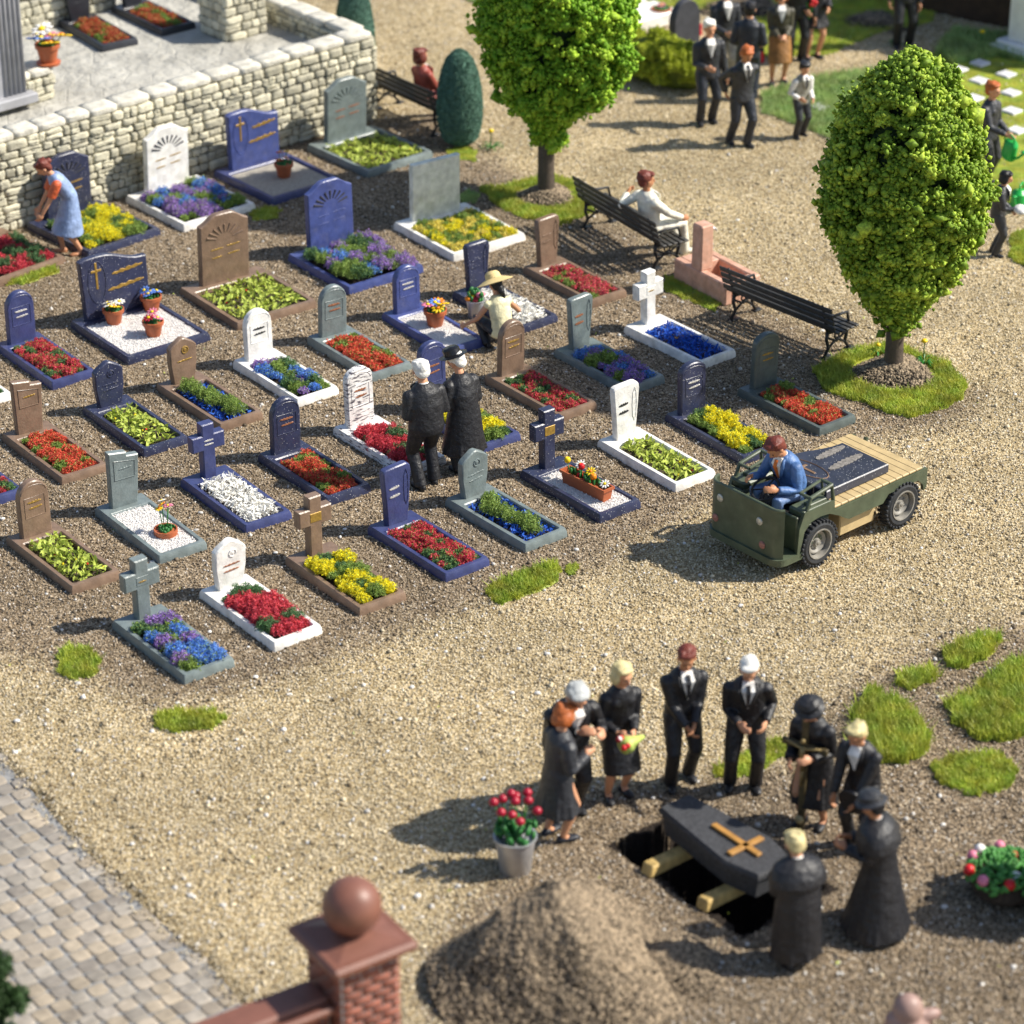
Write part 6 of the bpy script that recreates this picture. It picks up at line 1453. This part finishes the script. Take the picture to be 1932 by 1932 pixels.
# ------------------------------------------------------------------ brick gate pier and wall in front
BR = mat('brick_block', (1, 1, 1), attr=True, rough=.55, var=.2, vs=10, bump=.3, bs=60)
CAPM = mat('brown_cap_stone', (.20, .085, .06), rough=.42, var=.12, vs=6, bump=.2, bs=60)
MORB = mat('pale_brick_mortar', (.62, .58, .54), rough=.9, var=.15)
ZP = 1.83
b = at(666, 1790, ZP); pa = R(33)
t = thing('gate_pier', 'red brick gate pier with brown cap and stone ball, blurred in the foreground', 'gate pier', (b.x, b.y, 0), pa)
def bricks(name, parent, x0, x1, y0, y1, z0, z1, bw=.20, bh=.085):
    V0, F0 = tmpl_round(2, 9.0); F0 = np.array(F0); VV, FF, CC = [], [], []
    z = z0; r = 0
    while z < z1 - bh * .5:
        for (ax, lo, hi, fixed) in (('x', x0, x1, y0), ('x', x0, x1, y1), ('y', y0, y1, x0), ('y', y0, y1, x1)):
            c0 = lo - (bw / 2 if r % 2 else 0)
            while c0 < hi:
                a0, a1 = max(c0, lo), min(c0 + bw, hi); c0 += bw
                if a1 - a0 < .04: continue
                ln = a1 - a0 - .016
                s = (ln, .05, bh * .72) if ax == 'x' else (.05, ln, bh * .72); c = ((a0 + a1) / 2, fixed, z + bh / 2) if ax == 'x' else (fixed, (a0 + a1) / 2, z + bh / 2)
                FF.append(F0 + len(VV) * len(V0)); VV.append(V0 * (np.array(s) / 2) * 1.03 + np.array(c) + rng.uniform(-.002, .002, V0.shape)); k_ = rnd.uniform(.75, 1.2); CC.append(np.repeat(np.array([[.25 * k_, .085 * k_, .055 * k_]]), len(V0), 0))
        z += bh; r += 1
    npmesh(name, np.concatenate(VV), np.concatenate(FF), BR, colr=np.concatenate(CC), parent=parent, smooth=False)
PS = .29
k = MB(); k.box((0, 0, ZP / 2), (PS * 2, PS * 2, ZP), .005); k.build('mortar_core', MORB, t)
bricks('brickwork', t, -PS, PS, -PS, PS, 0, ZP)
k = MB(); k.box((0, 0, ZP + .04), (.70, .70, .07), .02); k.box((0, 0, ZP + .12), (.86, .86, .10), .03); k.add([(-.36, -.36, ZP + .165), (.36, -.36, ZP + .165), (.36, .36, ZP + .165), (-.36, .36, ZP + .165), (-.12, -.12, ZP + .23), (.12, -.12, ZP + .23), (.12, .12, ZP + .23), (-.12, .12, ZP + .23)], [[0, 1, 5, 4], [1, 2, 6, 5], [2, 3, 7, 6], [3, 0, 4, 7], [4, 5, 6, 7]])
k.build('cap', CAPM, t)
k = MB(); k.ell((0, 0, ZP + .465), .268, n=40, m=24); k.lathe([(.14, .20), (.11, .26), (.12, .30)], (0, 0, ZP - .06), n=24); k.build('ball', CAPM, t, smooth=True)
# wall from the pier towards the lower left
t = thing('brick_wall', 'low brick wall with brown coping running from the gate pier to the bottom edge', 'brick wall', (b.x, b.y, 0), pa)
LW_ = 3.4; WH = 1.40
k = MB(); k.box((-PS - LW_ / 2 - .03, 0, WH / 2), (LW_, .22, WH), .005); k.build('mortar_core', MORB, t)
bricks('brickwork', t, -PS - LW_ - .02, -PS - .05, -.12, .12, 0, WH)
k = MB(); k.box((-PS - LW_ / 2 - .04, 0, WH + .045), (LW_, .50, .07), .02); k.box((-PS - LW_ / 2 - .04, 0, WH + .10), (LW_, .30, .06), .025); k.build('coping', CAPM, t)
# pink blurred carved stone at the bottom right
b = at(1712, 1915, .35); t = thing('pink_stone_figure', 'rounded pinkish carved stone, cut off by the bottom edge at the right', 'carved stone', (b.x, b.y, 0), R(20))
PK = mat('pinkish_plastic', (.34, .22, .185), rough=.45, var=.12, vs=8, bump=.2)
k = MB(); k.ell((0, 0, .42), (.15, .14, .16), n=20, m=14); k.ell((0, 0, .10), (.26, .2, .30), n=20, m=14); k.ell((.2, -.03, .32), (.14, .07, .07), n=14, m=10); k.ell((-.12, .02, .30), (.10, .09, .11), n=14, m=10); k.remesh('stone', PK, t, vox=.015, it=3)
# blurred evergreen tips at both edges
def bush(x, y, z, r, label):
    b = at(x, y, z); t = thing('evergreen_shrub', label, 'shrub', (b.x, b.y, 0), 0)
    cl = [(rnd.gauss(0, r * .35), rnd.gauss(0, r * .35), rnd.uniform(.05, z + r * .5), r * rnd.uniform(.4, .6)) for i in range(46)]
    foam('foliage', t, cl, fol('shrub_dark', (.045, .09, .03)), dens=.5, sz=.03, flat=1); k = MB(); k.tube([(0, 0, 0), (0, 0, z)], [.05, .02], n=7); k.build('stem', mat('shrub_stem', (.06, .04, .02)), t)
bush(2030, 1572, 1.0, .32, 'dark evergreen shrub, blurred at the right edge above the wreath')
bush(-66, 1835, 1.0, .36, 'dark evergreen shrub, blurred at the left edge over the cobbles')

# ------------------------------------------------------------------ the cart
CX, CY, CA = 3.30, 32.27, R(131.2)
DN = mat('dark_speckled_slab', (.036, .042, .066), rough=.35, var=.2, vs=6, bump=.3, bs=50, bd=.006, speck=.10, speckc=(.6, .6, .6), dirt=.2, dirtc=(.07, .07, .08))
GRN = mat('army_green_paint', (.080, .100, .062), rough=.42, var=.2, vs=5, bump=.3, bs=90, bd=.004, dirt=.18, dirtc=(.20, .21, .15))
TYRE = mat('tyre_rubber', (.028, .030, .034), rough=.7, var=.2, vs=14); RIM = mat('rim_grey', (.27, .255, .225), rough=.5, var=.18, vs=14, dirt=.3, dirtc=(.2, .18, .15))
TAN = mat('tan_planks', (.52, .39, .20), rough=.5, var=.12, vs=7, bump=.15, bs=60); DARKM = mat('cart_black', (.018, .018, .02), rough=.4)
t = cart = thing('utility_cart', 'olive green flatbed cart with tan plank deck, parked on the path', 'cart', (CX, CY, 0), CA)
HW = .63
# platform and front shield
k = MB()
n = 14; outl = []
yF = .71
pts = [(HW, .16), (HW, yF - .16)] + [(HW - .16 + .16 * math.cos(a), yF - .16 + .16 * math.sin(a)) for a in [R(q) for q in (15, 30, 45, 60, 75, 90)]] + [(-HW + .16 - .16 * math.sin(a), yF - .16 + .16 * math.cos(a)) for a in [R(q) for q in (0, 15, 30, 45, 60, 75, 90)]] + [(-HW, .16)]
V = [(x, y, z) for z in (.20, .29) for x, y in pts]; m_ = len(pts)
k.add(V, [list(range(m_))[::-1], [m_ + i for i in range(m_)]] + [[i, (i + 1) % m_, m_ + (i + 1) % m_, m_ + i] for i in range(m_)]); k.build('platform', GRN, t)
k = MB(); sp = []
c_ = .13; yS = yF - .05; hx = HW - .03
prof = [(hx, yS - .30, .80), (hx, yS - c_, .90)] + [(hx - c_ + c_ * math.cos(R(q)), yS - c_ + c_ * math.sin(R(q)), .93) for q in (20, 40, 60, 80)] + [(-hx + c_ - c_ * math.sin(R(q)), yS - c_ + c_ * math.cos(R(q)), .93) for q in (10, 30, 50, 70)] + [(-hx, yS - c_, .90), (-hx, yS - .22, .80)]
prof = [(hx, yS - c_ - .02, .94)] + [(hx - c_ + c_ * math.cos(R(q)), yS - c_ + c_ * math.sin(R(q)), .94) for q in (20, 45, 70, 90)] + [(-hx + c_ - c_ * math.sin(R(q)), yS - c_ + c_ * math.cos(R(q)), .94) for q in (0, 20, 45, 65)]
P0 = [Vector((x, y, 0)) for x, y, z in prof]; V = []; m_ = len(prof)
for i, (x, y, z) in enumerate(prof):
    d = (P0[min(i + 1, m_ - 1)] - P0[max(i - 1, 0)]).normalized(); nn = Vector((d.y, -d.x, 0)) * .018
    V += [(x + nn.x, y + nn.y, .288), (x + nn.x, y + nn.y, z), (x - nn.x, y - nn.y, z), (x - nn.x, y - nn.y, .288)]
F = []
for i in range(m_ - 1):
    for j in range(4): F.append([i * 4 + j, i * 4 + (j + 1) % 4, (i + 1) * 4 + (j + 1) % 4, (i + 1) * 4 + j])
F += [[0, 3, 2, 1], [(m_ - 1) * 4 + j for j in range(4)]]; k.add(V, F)
k.tube([(x, y, z) for x, y, z in prof], .022, n=8)
k.build('front_shield', GRN, t, smooth='auto')
LAMP = mat('lamp_silver', (.52, .50, .44), rough=.35, var=.2, vs=30, metal=.3); LAMPR = mat('lamp_faded_red', (.34, .15, .12), rough=.5, var=.3, vs=30)
for (x, z, mm, nm) in ((-.27, .71, LAMP, 'headlight'), (.40, .76, LAMP, 'headlight'), (-.33, .41, LAMPR, 'marker_light'), (.47, .46, LAMPR, 'marker_light')):
    k = MB(); k.ell((x, yS + .022, z), (.052, .018, .052), n=16, m=8); k.build(nm, mm, t, smooth=True)
# body tub with wheel arches
k = MB()
def side(sx):
    q = [(-.46, .27), (.04 + .24, .27)]
    pr = [(.38, .29), (.36, .62), (.28, .82), (-.24, .82), (-.25, .68), (-1.84, .68), (-1.92, .68), (-1.92, .42), (-1.87, .38)]
    arch2 = [(-1.49 + .40 * math.cos(a), .31 + .40 * math.sin(a)) for a in [R(q) for q in (160, 140, 120, 60, 40, 20)]]
    arch2 = [(y, min(z, .50)) for y, z in arch2][::1]
    pr += [(-1.85, .47), (-1.76, .56), (-1.22, .56), (-1.12, .46), (-.52, .46), (-.44, .50)]
    pr += [(-.32, .58), (-.16, .66), (.0, .68), (.16, .66), (.27, .56), (.33, .29)]
    V = []
    for x in (sx * HW, sx * (HW - .045)): V += [(x, y, z) for y, z in pr]
    m_ = len(pr); F = [list(range(m_)), [m_ + i for i in range(m_)][::-1]] + [[i, m_ + i, m_ + (i + 1) % m_, (i + 1) % m_] for i in range(m_)]
    if sx > 0: F = [f[::-1] for f in F]
    k.add(V, F)
side(-1); side(1)
k.box((0, .0, .45), (HW * 2 - .10, .46, .34), .03)          # engine tub under the seat
for sx in (-1, 1):
    k.box((sx * (HW - .135), .04, .775), (.26, .50, .10), .02); k.box((sx * (HW - .17), .345, .53), (.24, .035, .46), .012)   # wing tops
    k.tube([(sx * (HW - .03), .22, .82), (sx * (HW - .03), .16, .97), (sx * (HW - .03), -.20, 1.03), (sx * (HW - .03), -.24, .82)], .026, n=8)
    k.tube([(sx * (HW - .20), -.20, 1.03), (sx * (HW - .03), -.20, 1.03)], .022, n=8); k.tube([(sx * (HW - .20), .16, .97), (sx * (HW - .20), -.20, 1.03), (sx * (HW - .20), -.24, .82)], .02, n=8); k.tube([(sx * (HW - .20), .16, .97), (sx * (HW - .03), .16, .97)], .02, n=8)
    k.box((sx * (HW - .115), -.02, .84), (.12, .30, .04), .008)
k.box((0, -1.895, .56), (HW * 2 - .1, .05, .22), .012)
k.build('body', GRN, t)
k = MB(); k.box((0, -.20, .75), (.62, .06, .32), .02); k.box((0, .02, .60), (.66, .42, .10), .03); k.build('seat', DARKM, t)
k = MB(); k.box((0, -1.05, .665), (HW * 2 - .10, 1.60, .06), .006)
for i in range(13): k.box((0, -.32 - i * .122, .702), (HW * 2 - .035, .120, .03), .007)
k.build('deck', TAN, t)
k = MB(); k.box((0, -.78, .36), (1.06, .62, .34), .015); k.build('battery_box', TAN, t)
def wheel(x, y):
    k = MB(); sx = -1 if x < 0 else 1; Mw = Matrix.Translation((x, y, .31)) @ Matrix.Rotation(math.pi / 2, 4, 'Y')
    k.lathe([(.19, -.075), (.25, -.085), (.285, -.065), (.297, -.03), (.297, .03), (.285, .065), (.25, .085), (.19, .075), (.19, -.075)], n=48, M=Mw, cap=False)
    for i in range(30):
        a = 2 * math.pi * i / 30
        for s in (-1, 1):
            k.box((0, 0, 0), (.030, .034, .075), .006, M=Mw @ Matrix.Rotation(a + s * .05, 4, 'Z') @ Matrix.Translation((.296, 0, s * .047)))
    ty = k.build('wheel', TYRE, t, smooth='auto')
    k = MB(); S_ = sx
    k.lathe([(0, S_ * .045), (.045, S_ * .045), (.052, S_ * .012), (.095, S_ * .0), (.13, S_ * .03), (.145, S_ * .03), (.160, S_ * -.01), (.172, S_ * .0), (.182, S_ * .084), (.198, S_ * .086), (.198, S_ * .02)][::1 if S_ > 0 else -1], n=32, M=Mw, cap=False)
    k.ell((0, 0, 0), (.035, .035, .02), M=Mw @ Matrix.Translation((0, 0, S_ * .035)))
    for i in range(6): a = i * 1.047; k.ell((0, 0, 0), (.012, .012, .01), M=Mw @ Matrix.Translation((.085 * math.cos(a), .085 * math.sin(a), S_ * .014)), n=8, m=6)
    k.build('rim', RIM, ty, smooth='auto')
for x, y in ((-.57, 0), (.57, 0), (-.57, -1.49), (.57, -1.49)): wheel(x, y)
k = MB(); k.tube([(-.5, 0, .31), (.5, 0, .31)], .035, n=8); k.tube([(-.5, -1.49, .31), (.5, -1.49, .31)], .035, n=8); k.build('axles', DARKM, t)
SWC = Vector((-.02, .34, .93)); SWM = Matrix.Translation(SWC) @ Matrix.Rotation(R(-32), 4, 'X')
k = MB(); k.tube([(.175 * math.cos(q * math.pi / 12), .175 * math.sin(q * math.pi / 12), 0) for q in range(25)], .017, n=8, M=SWM)
k.ell((0, 0, 0), (.035, .035, .03), M=SWM)
for i in range(3): a = i * 2.094 + .5; k.tube([(0, 0, 0), (.17 * math.cos(a), .17 * math.sin(a), 0)], .010, n=6, M=SWM)
k.tube([SWC, (-.02, .56, .45), (-.02, .62, .28)], .025, n=8); k.build('steering_wheel', DARKM, t, smooth=True)
k = MB(); k.box((.30, .52, .62), (.16, .10, .36), .02); k.build('control_box', DARKM, t)
k = MB(); k.tube([(.45, -1.93, .60), (.45, -1.97, .68)], .03, n=8); k.tube([(.1, -1.93, .38), (.1, -2.0, .38)], .03, n=8); k.build('hitch', GRN, t)
CARTM = Matrix.Translation((CX, CY, 0)) @ Matrix.Rotation(CA, 4, 'Z')
DEN = cloth('denim_blue', (.075, .16, .36)); DEN2 = cloth('pale_denim', (.14, .22, .40))
dp = CARTM @ Vector((-.04, -.10, .16))
person('auburn-haired cart driver in blue denim jacket and orange shirt at the steering wheel', (dp.x, dp.y, .18), math.degrees(CA) + 90, 1.74, bend=20, nod=30, hip=.64, hipy=-.02, knees=(0, .5, 1), feet=[(-.16, .42, .16), (.14, .42, .16)], hair=H_RED, tc=DEN, bc=DEN2, tie=cloth('orange_shirt', (.65, .16, .02)), hands=[(-.17, .40, .82), (.20, .44, .86)], skin=SKIN2, vox=.010)
# gravestone on the deck
gp = CARTM @ Vector((.04, -.82, 0)); t = thing('loaded_gravestone', 'speckled navy gravestone lying flat on the plank deck of the cart', 'gravestone', (gp.x, gp.y, .64), 0)
t.rotation_euler = (R(90), 0, CA + R(90) )
NV = STONE['navy']()
t.rotation_euler = (R(-90), 0, CA - R(90))
q = outline('book', 1.14, .98); k = MB(); k.prism([(x, z - .49) for x, z in q], -.062, .062, b=.012); k.build('slab', DN, t, smooth='auto')
yf = -.062
r = MB(); ring(r, [(-.28 + .15 * math.cos(q_ * .39), .08 + .33 * math.sin(q_ * .39)) for q_ in range(-5, 12)], yf, .008); r.box((-.30, yf, .16), (.18, .014, .04), .003); r.box((-.30, yf, .10), (.04, .016, .34), .003); r.build('emblem', mat('dull_bronze', (.20, .12, .07), rough=.5, var=.3), t)
r = MB(); wavy(r, -.02, .50, .18, .11, yf, .02, pr=.012, n=26, amp=.12); wavy(r, -.10, .50, -.12, .12, yf, .02, pr=.012, n=26, amp=.12); r.build('inscription', mat('dull_silver', (.22, .20, .18), rough=.5, var=.4, vs=25), t)
t.location.z = .72 + .066

# ------------------------------------------------------------------ light
SUN_AZ = R(3); SUN_EL = R(43)      # light comes from the right (+x)
w = bpy.data.worlds.new('World'); SC.world = w; w.use_nodes = True; nt = w.node_tree; N = nt.nodes
sky = N.new('ShaderNodeTexSky'); sky.sky_type = 'NISHITA'; sky.sun_disc = False; sky.sun_elevation = SUN_EL; sky.sun_rotation = R(90) - SUN_AZ
nt.links.new(sky.outputs[0], N['Background'].inputs[0]); N['Background'].inputs[1].default_value = .10
sd_ = bpy.data.lights.new('sun', 'SUN'); sd_.energy = 4.8; sd_.angle = R(1.0); sd_.color = (1, .94, .83)
so = bpy.data.objects.new('sun', sd_); COL.objects.link(so)
dv = Vector((math.cos(SUN_EL) * math.cos(SUN_AZ), math.cos(SUN_EL) * math.sin(SUN_AZ), math.sin(SUN_EL))); so.rotation_euler = dv.to_track_quat('Z', 'Y').to_euler(); so.location = (20, 30, 30)
SC.view_settings.view_transform = 'Standard'; SC.view_settings.look = 'None'; SC.view_settings.exposure = 0.52; SC.view_settings.gamma = 1
SC.render.engine = 'CYCLES'
